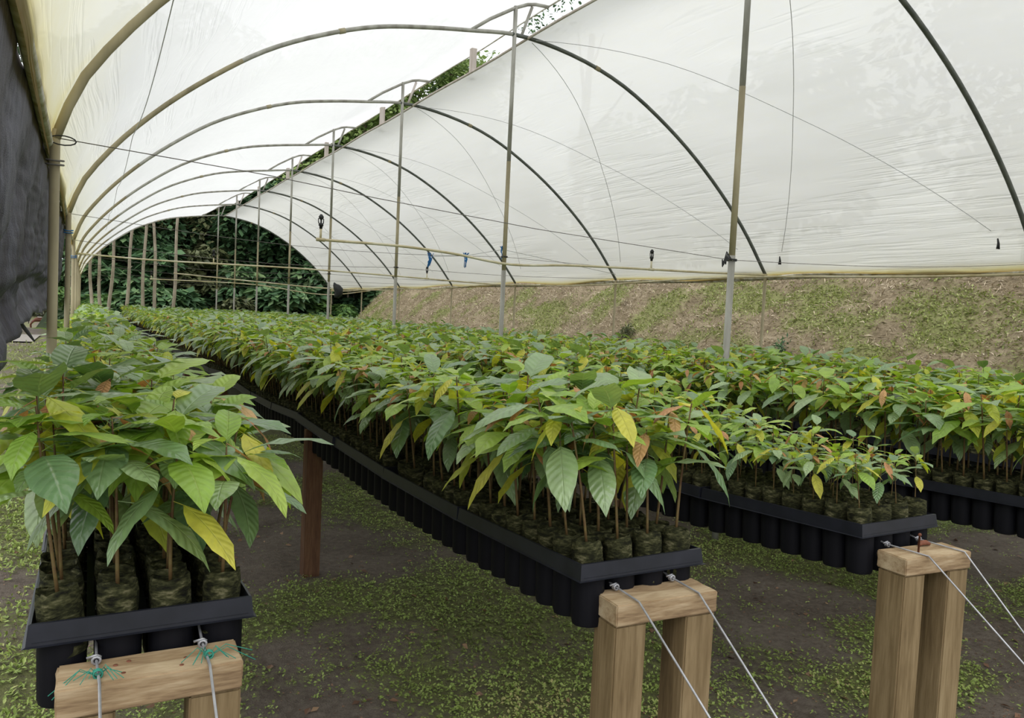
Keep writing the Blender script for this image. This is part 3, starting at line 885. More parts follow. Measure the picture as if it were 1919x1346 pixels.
def cell_geo(g, x, y, sides=14):
    r = min(PITX, PITY) / 2 - .0015
    g.tube([(x, y, .006), (x, y, -.03), (x, y, -.115), (x, y, -.128), (x, y, -.132)], [r, r, r * .97, r * .9, r * .6], sides)
rim_me = tray_rim_geo().build('tmp', MAT['plastic'], smooth=False); rim_mesh = rim_me.data; bpy.data.objects.remove(rim_me)
cg = Geo(); cell_geo(cg, 0, 0, 14); t_ = cg.build('tmp', MAT['cell'], autosmooth=.7); cell_mesh = t_.data; bpy.data.objects.remove(t_)
fg = tray_rim_geo()
for c in range(4):
    for r in range(8):
        if c in (0, 3) or r in (0, 7): cell_geo(fg, -BED_W / 2 + .01 + PITX * (c + .5), .006 + PITY * (r + .5), 7)
t_ = fg.build('tmp', MAT['plastic'], autosmooth=.7); far_tray_mesh = t_.data; bpy.data.objects.remove(t_)

ORD = ['front', 'second', 'third', 'fourth', 'fifth', 'sixth', 'seventh', 'eighth', 'ninth', 'tenth', 'eleventh', 'twelfth', 'thirteenth', 'fourteenth', 'fifteenth', 'sixteenth', 'seventeenth', 'eighteenth', 'nineteenth', 'twentieth']
for a in ('thirtieth',): pass
def ordinal(n):
    n += 1
    if n <= 20: return ORD[n - 1] if n > 1 else 'front'
    tens = {2: 'twenty', 3: 'thirty', 4: 'forty', 5: 'fifty'}[n // 10]
    if n % 10 == 0: return {3: 'thirtieth', 4: 'fortieth', 5: 'fiftieth'}[n // 10]
    return tens + '-' + (['first'] + ORD[1:])[n % 10 - 1]
BEDN = ['leftmost bed', 'second bed from the left', 'third bed from the left', 'fourth bed from the left', 'fifth bed from the left', 'rightmost bed']
tray_frames = {}
for b, (X0, Y0) in enumerate(BEDS):
    for t in range(NTR):
        ya = Y0 + t * TRAY_L; yb = ya + TRAY_L
        za, zb = rim_z(b, ya + 1e-4), rim_z(b, yb - 1e-4)
        if abs(zb - za) > .09: zb = za
        ang = math.atan2(zb - za, TRAY_L)
        near = (b < 2 and t < 6) or (b == 2 and t < 3) or (b == 3 and t < 3)
        jx = random.uniform(-.004, .004)
        loc = Vector((X0 + BED_W / 2 + jx, ya, za))
        if near:
            root = empty('seedling_tray', loc, (ang, 0, random.uniform(-.006, .006)))
            obj('rim', rim_mesh, root)
            for c in range(4):
                for r in range(8):
                    o = obj('cell', cell_mesh, root)
                    o.location = (-BED_W / 2 + .01 + PITX * (c + .5), .006 + PITY * (r + .5), 0)
        else:
            root = obj('seedling_tray', far_tray_mesh); root.location = loc; root.rotation_euler = (ang, 0, 0)
        pos = 'front' if t == 0 else (ordinal(t) + ' from the front')
        tag(root, 'black seedling tray, %s, in the %s' % (pos, BEDN[b]), 'seedling tray', 'black seedling trays of the ' + BEDN[b])
        tray_frames[(b, t)] = (loc, ang)

# ------------------------------------------------------------------ leaves and seedlings
def leaf_arrays(L, W, a0, droop, fold, ns, nw, pet=.03, twist=0., seed=0, curl=0.):
    rs = np.random.default_rng(seed)
    t = np.linspace(0, 1, ns + 1)
    w = W * .5 * np.sin(math.pi * np.clip(t, 0, 1) ** .82) ** .72
    w = w * np.where(t > .75, 1 - (t - .75) * 2.3, 1)
    w[0] = .0015; w[-1] = .0008
    ang = a0 - droop * t ** 1.2
    ds = L / ns
    cx = np.concatenate([[0], np.cumsum(np.cos((ang[1:] + ang[:-1]) / 2) * ds)])
    cz = np.concatenate([[0], np.cumsum(np.sin((ang[1:] + ang[:-1]) / 2) * ds)])
    px = pet * math.cos(a0 + .25); pz = pet * math.sin(a0 + .25)
    s = np.linspace(-1, 1, nw + 1)
    V = []; UV = []
    for i in range(ns + 1):
        nrm = np.array([-math.sin(ang[i]), 0, math.cos(ang[i])])
        for sj in s:
            y = w[i] * sj
            lift = fold * abs(y) - curl * y * y / max(W, 1e-3) + (.04 * W * math.sin(i * 2.1 + sj * 1.7 + seed) if 0 < i < ns and abs(sj) > .9 else 0)
            p = np.array([px + cx[i], y, pz + cz[i]]) + nrm * lift
            y2 = p[1] * math.cos(twist * t[i]); p = np.array([p[0], y2, p[2] + y * math.sin(twist * t[i])])
            V.append(p); UV.append((t[i], .5 + .5 * sj))
    nn = nw + 1
    q = []
    for i in range(ns):
        for j in range(nw):
            a = i * nn + j
            q.append((a, a + nn, a + nn + 1, a + 1))
    # petiole: thin 3-sided prism
    b0 = len(V); r = .0013
    for (xx, zz) in ((0, 0), (px, pz)):
        for k in range(3):
            an = 2 * math.pi * k / 3
            V.append(np.array([xx, r * math.cos(an), zz + r * math.sin(an)])); UV.append((.5, .5))
    for k in range(3):
        q.append((b0 + k, b0 + (k + 1) % 3, b0 + 3 + (k + 1) % 3, b0 + 3 + k))
    return np.array(V), np.array(q), np.array(UV)

LEAFS = [  # L, W, a0, droop, fold, mat, pet, twist, curl
    (.185, .076, .22, .75, .18, 0, .034, .15, .3),
    (.205, .084, .12, .95, .12, 0, .038, -.2, .5),
    (.170, .070, .35, .70, .22, 0, .032, .25, .2),
    (.155, .066, .15, .70, .15, 0, .028, -.1, .6),
    (.190, .074, -.45, .8, .10, 0, .032, .3, .4),
    (.180, .072, .12, .80, .10, 1, .034, .1, .3),
    (.160, .062, -.15, .85, .12, 1, .028, -.2, .3),
    (.135, .054, .45, .80, .20, 1, .026, .2, .1),
    (.170, .062, -.75, .55, .10, 2, .030, -.1, .3),
    (.120, .048, .10, 1.0, .15, 2, .022, .2, .3),
    (.125, .040, -.55, .7, .10, 3, .024, .1, .2),
    (.085, .028, .0, 1.1, .15, 3, .015, -.2, .2),
    (.140, .050, -.9, .5, .05, 3, .026, .2, .2),
]
LEAF_HI, LEAF_MID, LEAF_LO, leaf_mesh = [], [], [], []
for i, (L, W, a0, dr, fo, mi, pet, tw, cu) in enumerate(LEAFS):
    hi = leaf_arrays(L, W, a0, dr, fo, 7, 4, pet, tw, i, cu)
    LEAF_HI.append(hi); LEAF_MID.append(leaf_arrays(L, W, a0, dr, fo, 4, 2, pet, tw, i, cu)); LEAF_LO.append(leaf_arrays(L, W, a0, dr, fo, 3, 2, pet, tw, i, cu))
    me = mesh_np('leaf', hi[0], [hi[1]], [LEAFM[mi]], uv=hi[2], attr={'tint': np.zeros(len(hi[0]))})
    leaf_mesh.append(me)

# plant archetypes: stem points and list of (leaf index, height, azimuth, elevation, scale)
ARCH = []
for k in range(12):
    rs = random.Random(100 + k)
    H = rs.uniform(.30, .40)
    n = rs.randint(10, 12)
    bx, by = rs.uniform(-.02, .02), rs.uniform(-.02, .02)
    az = rs.uniform(0, 6.28)
    leaves = []
    for i in range(n):
        u = i / (n - 1)                       # 0 low .. 1 top
        h = H * (.60 + .40 * u ** .62)
        az += 2.4 + rs.uniform(-.35, .35)
        if u > .80: li = rs.choice([10, 11, 7, 12, 9, 9, 12, 8, 10, 7])
        elif u > .55: li = rs.choice([7, 5, 5, 6, 2, 0, 3, 7, 9, 0, 8, 5, 2])
        elif u > .3: li = rs.choice([0, 1, 2, 3, 5, 5, 7, 6])
        else: li = rs.choice([1, 4, 0, 4, 8, 3, 6])
        leaves.append((li, h, az, rs.uniform(-.30, .42), rs.uniform(.68, 1.10) * (1.0 if u < .8 else .9)))
    ARCH.append((H, (bx, by), leaves))
def stem_pts(H, b, n=6):
    return [(b[0] * u * u, b[1] * u * u, .06 + (H - .0) * u) for u in np.linspace(0, 1, n)]
def leaf_matrix(arch, lf):
    H, b, _ = arch; li, h, az, el, sc = lf
    u = h / H
    return (Matrix.Translation((b[0] * u * u, b[1] * u * u, .06 + h)) @ Matrix.Rotation(az, 4, 'Z') @ Matrix.Rotation(-el, 4, 'Y') @ Matrix.Scale(sc, 4))
stem_mesh = []
for H, b, _ in ARCH:
    t_ = Geo().tube(stem_pts(H, b), [.0042, .004, .0036, .0032, .0028, .0018], 6).build('tmp', MAT['stem'])
    stem_mesh.append(t_.data); bpy.data.objects.remove(t_)
def bag_geo(seed, sides=14, rings=7):
    rs = np.random.default_rng(seed)
    V = []; R = .039
    for i in range(rings):
        u = i / (rings - 1); z = -.05 + .128 * u
        rad = R * (1 + (.05 * math.sin(i * 2.6 + seed)) * (1 if i % 2 else -.6)) * (1 if u < .9 else .93)
        for k in range(sides):
            an = 2 * math.pi * k / sides
            rr = rad * (1 + rs.normal(0, .025))
            V.append((rr * math.cos(an), rr * math.sin(an), z + rs.normal(0, .0022) + .004 * math.sin(2 * an + seed) * u))
    # crumpled lip, then sunk soil
    for (rad, z) in ((.031, .073), (.028, .060)):
        for k in range(sides):
            an = 2 * math.pi * k / sides
            V.append((rad * math.cos(an) * (1 + rs.normal(0, .05)), rad * math.sin(an), z + rs.normal(0, .002)))
    V.append((0, 0, .064))
    q = []
    for i in range(rings + 1):
        for k in range(sides):
            a = i * sides + k; b = i * sides + (k + 1) % sides
            q.append((a, b, b + sides, a + sides))
    t = [((rings + 1) * sides + k, (rings + 1) * sides + (k + 1) % sides, len(V) - 1) for k in range(sides)]
    return np.array(V), q, t
bag_mesh = []
for sd in range(5):
    V, q, t = bag_geo(sd)
    bag_mesh.append(mesh_np('grow_bag', V, [np.array(q), np.array(t)], [MAT['bag'], MAT['soil']], mat_idx=[0] * len(q) + [1] * len(t)))

# every plant position
plants = []
for (b, t), (loc, ang) in tray_frames.items():
    Rm = Matrix.Rotation(ang, 3, 'X')
    for c in range(4):
        for r in range(8):
            lp = Vector((-BED_W / 2 + .01 + PITX * (c + .5), .006 + PITY * (r + .5), .014))
            w = loc + Rm @ lp
            if random.random() < .015: continue
            sc = random.uniform(.88, 1.10)
            row = t * 8 + r
            if b == 2: sc *= min(1, .52 + .033 * max(0, row - 3))
            if b == 0: sc *= .97
            lean = (-.10 if c == 0 else .10 if c == 3 else 0) + random.uniform(-.05, .05)
            leany = (-.10 if row == 0 else -.04 if row == 1 else 0) + random.uniform(-.04, .04)
            plants.append([b, row, c, w, sc, lean, leany, random.randrange(12), random.uniform(0, 6.283)])
Minv = M.inverted()
def screen(w):
    p = Minv @ w
    if p.z > -.1: return None
    return (959.5 + FPX * p.x / -p.z, 673 - FPX * p.y / -p.z, -p.z)
cand = []
for i, p in enumerate(plants):
    s = screen(p[3] + Vector((0, 0, .2)))
    if s and -120 < s[0] < 2040 and 0 < s[1] < 1500:
        cand.append((s[2] * (1.0 if p[4] > .7 else .92), i))
cand.sort()
hero = set(i for _, i in cand[:300])
COLN = ['left-edge', 'second', 'third', 'right-edge']
for i in sorted(hero, key=lambda i: (plants[i][0], plants[i][1], plants[i][2])):
    b, row, c, w, sc, lean, leany, ai, rz = plants[i]
    root = empty('cocoa_seedling', w)
    root.rotation_euler = (-leany, lean, rz) if False else (0, 0, 0)
    mat = Matrix.Translation(w) @ Matrix.Rotation(lean, 4, 'Y') @ Matrix.Rotation(-leany * -1, 4, 'X') @ Matrix.Rotation(rz, 4, 'Z')
    root.matrix_world = mat
    bg = obj('grow_bag', bag_mesh[i % 5], root); bg.rotation_euler = (0, 0, i * 1.7)
    st = obj('stem', stem_mesh[ai], root); st.scale = (1, 1, 1); 
    st.matrix_local = Matrix.Translation((0, 0, .05)) @ Matrix.Scale(sc, 4) @ Matrix.Translation((0, 0, -.06))
    for lf in ARCH[ai][2]:
        if row == 0 and b == 2 and lf[1] < .2 * ARCH[ai][0]: continue
        lo = obj('leaf', leaf_mesh[lf[0]], root)
        big = 1.27 if (b == 0 and row < 14) else 1.14 if (b == 1 and row < 8) else 1.0
        lo.matrix_local = Matrix.Translation((0, 0, .05)) @ Matrix.Scale(sc, 4) @ Matrix.Translation((0, 0, -.06)) @ leaf_matrix(ARCH[ai], lf) @ Matrix.Scale(big, 4)
    top = ARCH[ai][2][-1][0]
    look = 'bronze-tipped' if top in (10, 11, 12) else 'yellow-tipped' if top == 9 else 'light-green-tipped'
    size = 'short ' if sc < .75 else ''
    rw = 'front row' if row == 0 else '%s row' % ordinal(row)
    tag(root, '%s%s cocoa seedling, %s, %s column, %s' % (size, look, rw, COLN[c], BEDN[b]), 'seedling', 'potted cocoa seedlings in the ' + BEDN[b])

# all the farther seedlings as one stuff object
def merged():
    VV, FF, UU, TT, MI = [], [], [], [], []
    n0 = 0
    # archetype caches
    def cache(LOD, sides, rings):
        out = []
        for H, b, leaves in ARCH:
            vs, qs, us, ts, ms = [], [], [], [], []
            n = 0
            for j, lf in enumerate(leaves):
                v, q, u = LOD[lf[0]]
                m = np.array(leaf_matrix((H, b, leaves), lf))
                vv = v @ m[:3, :3].T + m[:3, 3]
                vs.append(vv); qs.append(q + n); us.append(u); ts.append(np.full(len(v), j * .137)); ms += [LEAFS[lf[0]][5]] * len(q); n += len(v)
            # stem
            sp = stem_pts(H, b, 3); sv = []
            for (x, y, z), r in zip(sp, (.0042, .0035, .002)):
                for k in range(3): sv.append((x + r * math.cos(k * 2.1), y + r * math.sin(k * 2.1), z))
            sq = [(i * 3 + k, i * 3 + (k + 1) % 3, i * 3 + 3 + (k + 1) % 3, i * 3 + 3 + k) for i in range(2) for k in range(3)]
            vs.append(np.array(sv)); qs.append(np.array(sq) + n); us.append(np.full((9, 2), .5)); ts.append(np.zeros(9)); ms += [4] * len(sq); n += 9
            out.append((np.concatenate(vs), np.concatenate(qs), np.concatenate(us), np.concatenate(ts), np.array(ms)))
        return out
    mid, lo = cache(LEAF_MID, 6, 3), cache(LEAF_LO, 5, 2)
    def bag(sides):
        V = []; 
        for (r, z) in ((.037, -.03), (.040, .02), (.037, .072), (.024, .062)):
            for k in range(sides): V.append((r * math.cos(2 * math.pi * k / sides), r * math.sin(2 * math.pi * k / sides), z))
        q = [(i * sides + k, i * sides + (k + 1) % sides, (i + 1) * sides + (k + 1) % sides, (i + 1) * sides + k) for i in range(3) for k in range(sides)]
        return np.array(V), np.array(q)
    bags = {7: bag(7), 4: bag(4)}
    for i, p in enumerate(plants):
        if i in hero: continue
        b, row, c, w, sc, lean, leany, ai, rz = p
        near = w.y < 6.5
        v, q, u, t, ms = (mid if near else lo)[ai]
        m = np.array((Matrix.Rotation(lean, 3, 'Y') @ Matrix.Rotation(leany, 3, 'X') @ Matrix.Rotation(rz, 3, 'Z')))
        s1 = sc
        vv = (v - np.array([0, 0, .06])) * s1 + np.array([0, 0, .05])
        VV.append(vv @ m.T + np.array(w)); FF.append(q + n0); UU.append(u); TT.append(t + (i * .617) % 1); MI.append(ms); n0 += len(v)
        if w.y < 14:
            bv, bq = bags[7 if near else 4]
            VV.append(bv @ m.T + np.array(w)); FF.append(bq + n0); UU.append(np.full((len(bv), 2), .5)); TT.append(np.zeros(len(bv))); MI.append(np.full(len(bq), 5)); n0 += len(bv)
    me = mesh_np('cocoa_seedlings', np.concatenate(VV), [np.concatenate(FF)], LEAFM + [MAT['stem'], MAT['bag']], uv=np.concatenate(UU), mat_idx=np.concatenate(MI), attr={'tint': np.concatenate(TT)})
    o = obj('cocoa_seedlings', me)
    tag(o, 'dense green canopy of potted cocoa seedlings filling the beds into the distance', 'seedlings', kind='stuff')
    print('stuff faces', len(me.polygons))
merged()

# ------------------------------------------------------------------ timber trestles under the beds
def trestle(b, n, X0, X1, Y, ztop, label, bar_mat, post_mat, thick=.055, skew=0.0, gap=True, tilt=0.0):
    root = empty('timber_trestle', ((X0 + X1) / 2, Y, 0), (0, 0, skew))
    hw = (X1 - X0) / 2
    mt = Matrix.Rotation(tilt, 4, 'Y')
    bar = Geo().box((-hw, -.055, -thick), (hw, .055, 0), bevel=.003, jitter=.0006).build('crossbar', bar_mat, root, autosmooth=.5)
    bar.location = (0, 0, ztop); bar.rotation_euler = (0, tilt, 0)
    pw = .095 if gap else .045
    for sx in (-1, 1):
        if gap:
            x0, x1 = (-hw + .002, -hw + .002 + pw) if sx < 0 else (hw - pw - .002, hw - .002)
        else:
            x0, x1 = (-.055, -.003) if sx < 0 else (.003, .055)
        p = Geo().box((x0, -.05, -.05), (x1, .05, ztop - thick - .001 - (tilt * (x0 + x1) / 2)), bevel=.004).build('post', post_mat, root, autosmooth=.5)
    tag(root, label, 'trestle', 'timber trestles carrying the beds')
    return root
FR = [(0, -.035, .285, 1.585, .80, -.02, .02), (1, 1.165, 1.485, 1.52, .80, -.06, 0.0), (2, 2.27, 2.575, 1.478, .80, -.09, 0.0)]
fronts = {}
for b, x0, x1, y, zt, sk, ti in FR:
    fronts[b] = trestle(b, 0, x0, x1, y, zt, 'pale two-post trestle under the front of the %s' % BEDN[b], MAT['bar_wood'], MAT['post_wood'], .056, sk, True, 0)
for b in (3, 4, 5):
    trestle(b, 0, BEDS[b][0] + .05, BEDS[b][0] + .36, BEDS[b][1] - .06, .80, 'pale timber trestle under the front of the %s' % BEDN[b], MAT['bar_wood'], MAT['post_wood'], .056)
for b, (X0, Y0) in enumerate(BEDS):
    for n in range(1, 9):
        y = Y0 + 2.9 * n - .1
        if b == 1 and n == 1: y = 4.24
        lab = 'brown timber leg under the %s, %s from the front' % (BEDN[b], ordinal(n))
        root = empty('timber_trestle', (X0 + BED_W / 2, y, 0))
        Geo().box((-BED_W / 2 - .02, -.022, .785), (BED_W / 2 + .01, .022, .825), bevel=.003).build('crossbar', MAT['dark_wood'], root, autosmooth=.5)
        Geo().box((-BED_W / 2 - .015, -.045, -.05), (-BED_W / 2 + .075, .045, .784), bevel=.003).build('post', MAT['dark_wood'], root, autosmooth=.5)
        tag(root, lab, 'trestle', 'timber trestles carrying the beds')

# carrying wires
def wire_line(pts, lab, b, knot=True, r=.0028):
    root = empty('support_wire', (0, 0, 0))
    Geo().tube(pts, r, 7).build('strand', MAT['wire'], root)
    if knot:
        k = Geo(); px, py, pz = pts[knot]
        for q in range(3):
            k.tube([(px + .007 * math.cos(t_), py + .004 * q - .004, pz + .007 * math.sin(t_)) for t_ in np.linspace(0, 6.3, 10)], .0028, 5, False)
        k.tube([(px - .016, py + .004, pz + .004), (px, py, pz + .009), (px + .008, py, pz + .004)], .0028, 5)
        k.build('twisted_knot', MAT['wire'], root)
    tag(root, lab, 'wire', 'steel wires carrying the trays')
def bed_line(b, x, y0):
    return [(x, y, rim_z(b, y) + .004) for y in np.arange(y0, 27, .36)]
def anchor(x, y0, z0, px, py, sag=.02):
    # continue along the measured direction down to the ground in front of the bed
    d = Vector((px[0] - x, px[1] - y0, px[2] - z0))
    k = (-.02 - z0) / d.z
    e = Vector((x, y0, z0)) + d * k
    return [(x + (e.x - x) * u, y0 + (e.y - y0) * u, z0 + (e.z - z0) * u) for u in (1, .8, .6, .4, .2, 0)]
W = [(0, .03, (.03, 1.62, .809), (.034, 1.528, .803), (.036, 1.30, .685), 'left wire tied with green twine on the front bar of the leftmost bed'),
     (0, .22, (.22, 1.62, .809), (.222, 1.528, .803), (.224, 1.28, .64), 'right wire over the front bar of the leftmost bed'),
     (1, 1.22, (1.22, 1.56, .812), (1.225, 1.468, .803), (1.225, 1.20, .63), 'left grey wire looped on the front bar of the second bed'),
     (1, 1.41, (1.41, 1.56, .812), (1.415, 1.458, .803), (1.415, 1.18, .60), 'right grey wire looped on the front bar of the second bed'),
     (2, 2.345, (2.33, 1.55, .81), (2.36, 1.425, .803), (2.365, 1.124, .575), 'left slanting wire beside the nail on the third bed bar'),
     (2, 2.52, (2.50, 1.55, .81), (2.53, 1.41, .803), (2.535, 1.19, .58), 'right slanting wire over the end of the third bed bar')]
for b, x, pk, edge, dr, lab in W:
    a = anchor(edge[0], edge[1], edge[2], dr, None)
    wire_line(a + [pk] + bed_line(b, x, 1.75), lab, b, knot=6)
for b in (3, 4, 5):
    for dx, nm in ((.12, 'left'), (.30, 'right')):
        x = BEDS[b][0] + dx; y0 = BEDS[b][1]
        wire_line([(x, y0 - 1.0, -.02), (x, y0 - .12, .80)] + bed_line(b, x, y0 + .1), '%s steel wire beneath the trays of the %s' % (nm, BEDN[b]), b, knot=False)
# nail, rusty bolt, twine tails
o = Geo().tube([(2.375, 1.47, .79), (2.372, 1.468, .86), (2.370, 1.466, .8605)], [.0032, .0032, .006], 8).build('nail', MAT['rust'])
tag(o, 'long rusty nail standing upright in the third bed bar', 'nail')
o = Geo().tube([(2.445, 1.512, .806), (2.455, 1.515, .811), (2.475, 1.51, .812), (2.49, 1.505, .807)], [.006, .009, .009, .006], 8).build('rusty_bolt', MAT['rust'])
tag(o, 'short rusty bolt lying on top of the third bed bar', 'bolt')
for (x, y, lab) in ((.032, 1.555, 'green twine wrapped round the left wire on the leftmost bar'), (.225, 1.56, 'frayed green twine round the right wire on the leftmost bar')):
    g_ = Geo(); rs = random.Random(int(x * 1000))
    for q in range(9):
        a = rs.uniform(-.6, 3.7)
        L = rs.uniform(.03, .09)
        g_.tube([(x, y, .806), (x + math.cos(a) * L * .4, y + .01, .812 + rs.uniform(0, .012)), (x + math.cos(a) * L, y - rs.uniform(0, .03), .806 - rs.uniform(0, .03) * (1 if abs(math.cos(a) * L) > .06 else 0))], .0009, 4)
    for q in range(3):
        g_.tube([(x + .008 * math.cos(t_), y + .004 * q, .808 + .008 * math.sin(t_)) for t_ in np.linspace(0, 6.3, 9)], .0014, 4, False)
    o = g_.build('green_twine', MAT['green_twine']); tag(o, lab, 'twine')
# nail heads on the leftmost bar
for i, (x, y) in enumerate(((.075, 1.56), (.062, 1.60), (.085, 1.61), (.185, 1.585), (.175, 1.555))):
    o = Geo().tube([(x - .125, y - 1.585, -.004), (x - .125, y - 1.585, .0012)], .0042, 8).build('nail_head', MAT['rust'], fronts[0]); o.location = (0, 0, .80)

# ------------------------------------------------------------------ forest at the far end
def crown_mesh(name, n, rx, rz, mat, leaf, seed, clumps=26, low=0.):
    rs = np.random.default_rng(seed)
    c = rs.normal(0, 1, (clumps, 3)); c /= np.linalg.norm(c, axis=1)[:, None]
    c *= rs.uniform(.25, 1, (clumps, 1)) ** .5
    c = c * np.array([rx, rx, rz]) * .8
    k = rs.integers(0, clumps, n)
    d = rs.normal(0, 1, (n, 3)); d /= np.linalg.norm(d, axis=1)[:, None]
    r = rs.uniform(.5, 1, (n, 1)) ** .4
    P = c[k] + d * r * np.array([rx, rx, rz * .7]) * .34
    az = np.arctan2(d[:, 1], d[:, 0]) + rs.normal(0, .7, n); el = -rs.uniform(0, .9, n)
    s = leaf * rs.uniform(.6, 1.4, n)
    dd = np.stack([np.cos(az) * np.cos(el), np.sin(az) * np.cos(el), np.sin(el)], -1)
    w = np.stack([-np.sin(az), np.cos(az), rs.normal(0, .4, n)], -1)
    B = P + dd * (s * .5)[:, None] + w * (s * .25)[:, None]; D = P + dd * (s * .5)[:, None] - w * (s * .25)[:, None]
    V = np.stack([P, B, P + dd * s[:, None], D], 1).reshape(-1, 3)
    t = np.clip(rs.uniform(0, .7, n) + .3 * (k % 5) / 4, 0, 1)
    return mesh_np(name, V, [np.arange(4 * n).reshape(-1, 4)], [mat], attr={'tint': np.repeat(t, 4)}, smooth=False)
MAT['crown4'] = weed_mat('mid_forest_leaf', [(0, (.12, .18, .05)), (.5, (.24, .34, .10)), (1, (.42, .52, .2))], .3)
crowns = [crown_mesh('crown', 8000, 3.2, 3.6, MAT['crown'], .34, 1), crown_mesh('crown', 8000, 2.9, 4.2, MAT['crown2'], .30, 2), crown_mesh('crown', 8000, 3.4, 3.2, MAT['crown'], .40, 3), crown_mesh('crown', 8000, 3.1, 3.6, MAT['crown4'], .24, 5)]
bushes = [crown_mesh('foliage', 3600, 1.7, 1.35, MAT['crown'], .30, 11, 14), crown_mesh('foliage', 3600, 1.6, 1.3, MAT['crown2'], .26, 12, 14), crown_mesh('foliage', 3200, 1.3, 1.2, MAT['crown3'], .30, 13, 12), crown_mesh('foliage', 3600, 1.9, 1.5, MAT['crown'], .44, 14, 14)]
def trunk(parent, h, r, seed, mat='bark'):
    rs = random.Random(seed)
    g = Geo()
    pts = [(.25 * math.sin(u * 3 + seed) * u, .2 * math.cos(u * 2.5 + seed) * u, -.4 + (h + .4) * u) for u in np.linspace(0, 1, 9)]
    g.tube(pts, [r * (1.25 - .7 * u) for u in np.linspace(0, 1, 9)], 9)
    for q in range(5):
        a = rs.uniform(0, 6.28); i = rs.randint(4, 7); p = pts[i]
        g.tube([p, (p[0] + math.cos(a) * .9, p[1] + math.sin(a) * .9, p[2] + .8), (p[0] + math.cos(a) * 1.8, p[1] + math.sin(a) * 1.8, p[2] + 1.9)], [r * .4, r * .28, r * .1], 6)
    g.build('trunk', MAT[mat], parent)
TREES = [ # x, y, crown centre height, scale, variant
    (1.0, 37.0, 5.2, 1.0, 0), (4.2, 38.5, 6.0, 1.05, 1), (7.2, 37.2, 5.6, 1.0, 2), (10.3, 38.8, 6.5, 1.1, 0), (13.2, 38.0, 6.6, 1.05, 1),
    (2.6, 42.5, 10.0, 1.3, 2), (6.4, 43.0, 10.8, 1.35, 1), (10.2, 43.0, 11.2, 1.35, 0), (14.2, 42.5, 11.4, 1.3, 2), (17.6, 40.5, 12.2, 1.12, 0),
    (-1.4, 46.0, 7.0, 1.2, 1), (18.8, 37.5, 6.5, 1.1, 1), (16.2, 36.0, 5.8, .95, 2), (23.0, 42.0, 7.5, 1.25, 2), (27.5, 38.0, 5.5, 1.1, 0),
    (12.2, 37.5, 11.2, 1.2, 3), (14.8, 38.0, 12.8, 1.25, 3), (17.0, 38.0, 13.4, 1.15, 3), (9.0, 37.6, 9.4, 1.2, 3), (13.5, 47.0, 14.0, 1.25, 1), (5.0, 48.0, 15.0, 1.4, 0), (0.5, 44.5, 12, 1.2, 2)]
WH = ['leftmost low', 'second low', 'third low', 'fourth low', 'fifth low', 'left tall', 'second tall', 'third tall', 'fourth tall', 'rightmost tall', 'dim far-left',
      'low right-hand', 'short right-hand', 'hidden right', 'farthest right', 'first gap-filling', 'second gap-filling', 'third gap-filling', 'fourth gap-filling', 'tall back', 'tall middle back', 'tall left back']
for i, (x, y, h, s, v) in enumerate(TREES):
    root = empty('forest_tree', (x, y, -.2), (0, 0, i * 1.3))
    c = obj('crown', crowns[v], root); c.location = (0, 0, h); c.scale = (s, s, s)
    trunk(root, h + 1, .16 + .06 * (i % 3), i)
    tag(root, '%s dark leafy tree in the forest behind the open far end' % WH[i], 'tree', 'forest trees behind the tunnel')
BUSH = [(-.2, 33.6, 1.0, 1.0, 2), (1.0, 34.4, 1.0, 1.05, 0), (2.8, 34.0, .9, 1.0, 3), (4.6, 34.8, 1.2, 1.1, 0), (6.3, 34.2, 1.0, 1.05, 1), (8.0, 34.6, 1.2, 1.1, 3),
        (9.6, 34.2, 1.1, 1.0, 2), (1.6, 35.8, 2.9, 1.2, 3), (4.0, 36.2, 3.0, 1.25, 1), (6.8, 36.2, 3.0, 1.25, 0), (9.2, 36.0, 3.2, 1.2, 0), (11.2, 35.5, 2.4, 1.1, 3), (-.1, 36.5, 2.6, 1.0, 0)]
for i, (x, y, h, s, v) in enumerate(BUSH):
    root = empty('bush', (x, y, -.1), (0, 0, i * 2.1))
    c = obj('foliage', bushes[v], root); c.location = (0, 0, h); c.scale = (s, s, s)
    Geo().tube([(0, 0, -.1), (.08, .05, h * .6), (.1, 0, h)], [.05, .04, .02], 6).build('stem', MAT['bark'], root)
    tag(root, '%s shrub, %s in the undergrowth row beyond the far end poles' % (['bright green', 'dark green', 'glossy big-leaved', 'deep green', 'olive', 'broad dark', 'light green', 'upper dark', 'upper olive', 'upper green', 'upper right', 'rightmost broad', 'upper left'][i],
        ['behind the leftmost pole', 'beside the second pole', 'behind the leaning poles', 'left of centre', 'in the middle', 'right of centre', 'near the bank', 'second tier left', 'second tier centre-left', 'second tier centre', 'second tier right', 'at the bank end', 'second tier far left'][i]), 'shrub', 'undergrowth beyond the tunnel')
# bare trunks by the bank end
for i, (x, y, r, h, mt, lab) in enumerate([(11.2, 37.0, .22, 6, 'whitewood', 'pale bare tree trunk standing at the end of the bank'), (10.2, 35.0, .05, 4, 'pole', 'thin left stem of a forked sapling near the bank end'),
                                     (10.55, 35.0, .05, 4, 'pole', 'thin right stem of a forked sapling near the bank end'), (12.6, 36.0, .10, 6, 'bark', 'dark slim trunk right of the pale trunk')]):
    lean = [0, -.10, .08, .02][i]
    o = Geo().tube([(x + lean * z, y, z - .2) for z in np.linspace(0, h, 7)], [r * (1 - .05 * k) for k in range(7)], 9).build('tree_trunk', MAT[mt])
    tag(o, lab, 'tree trunk')
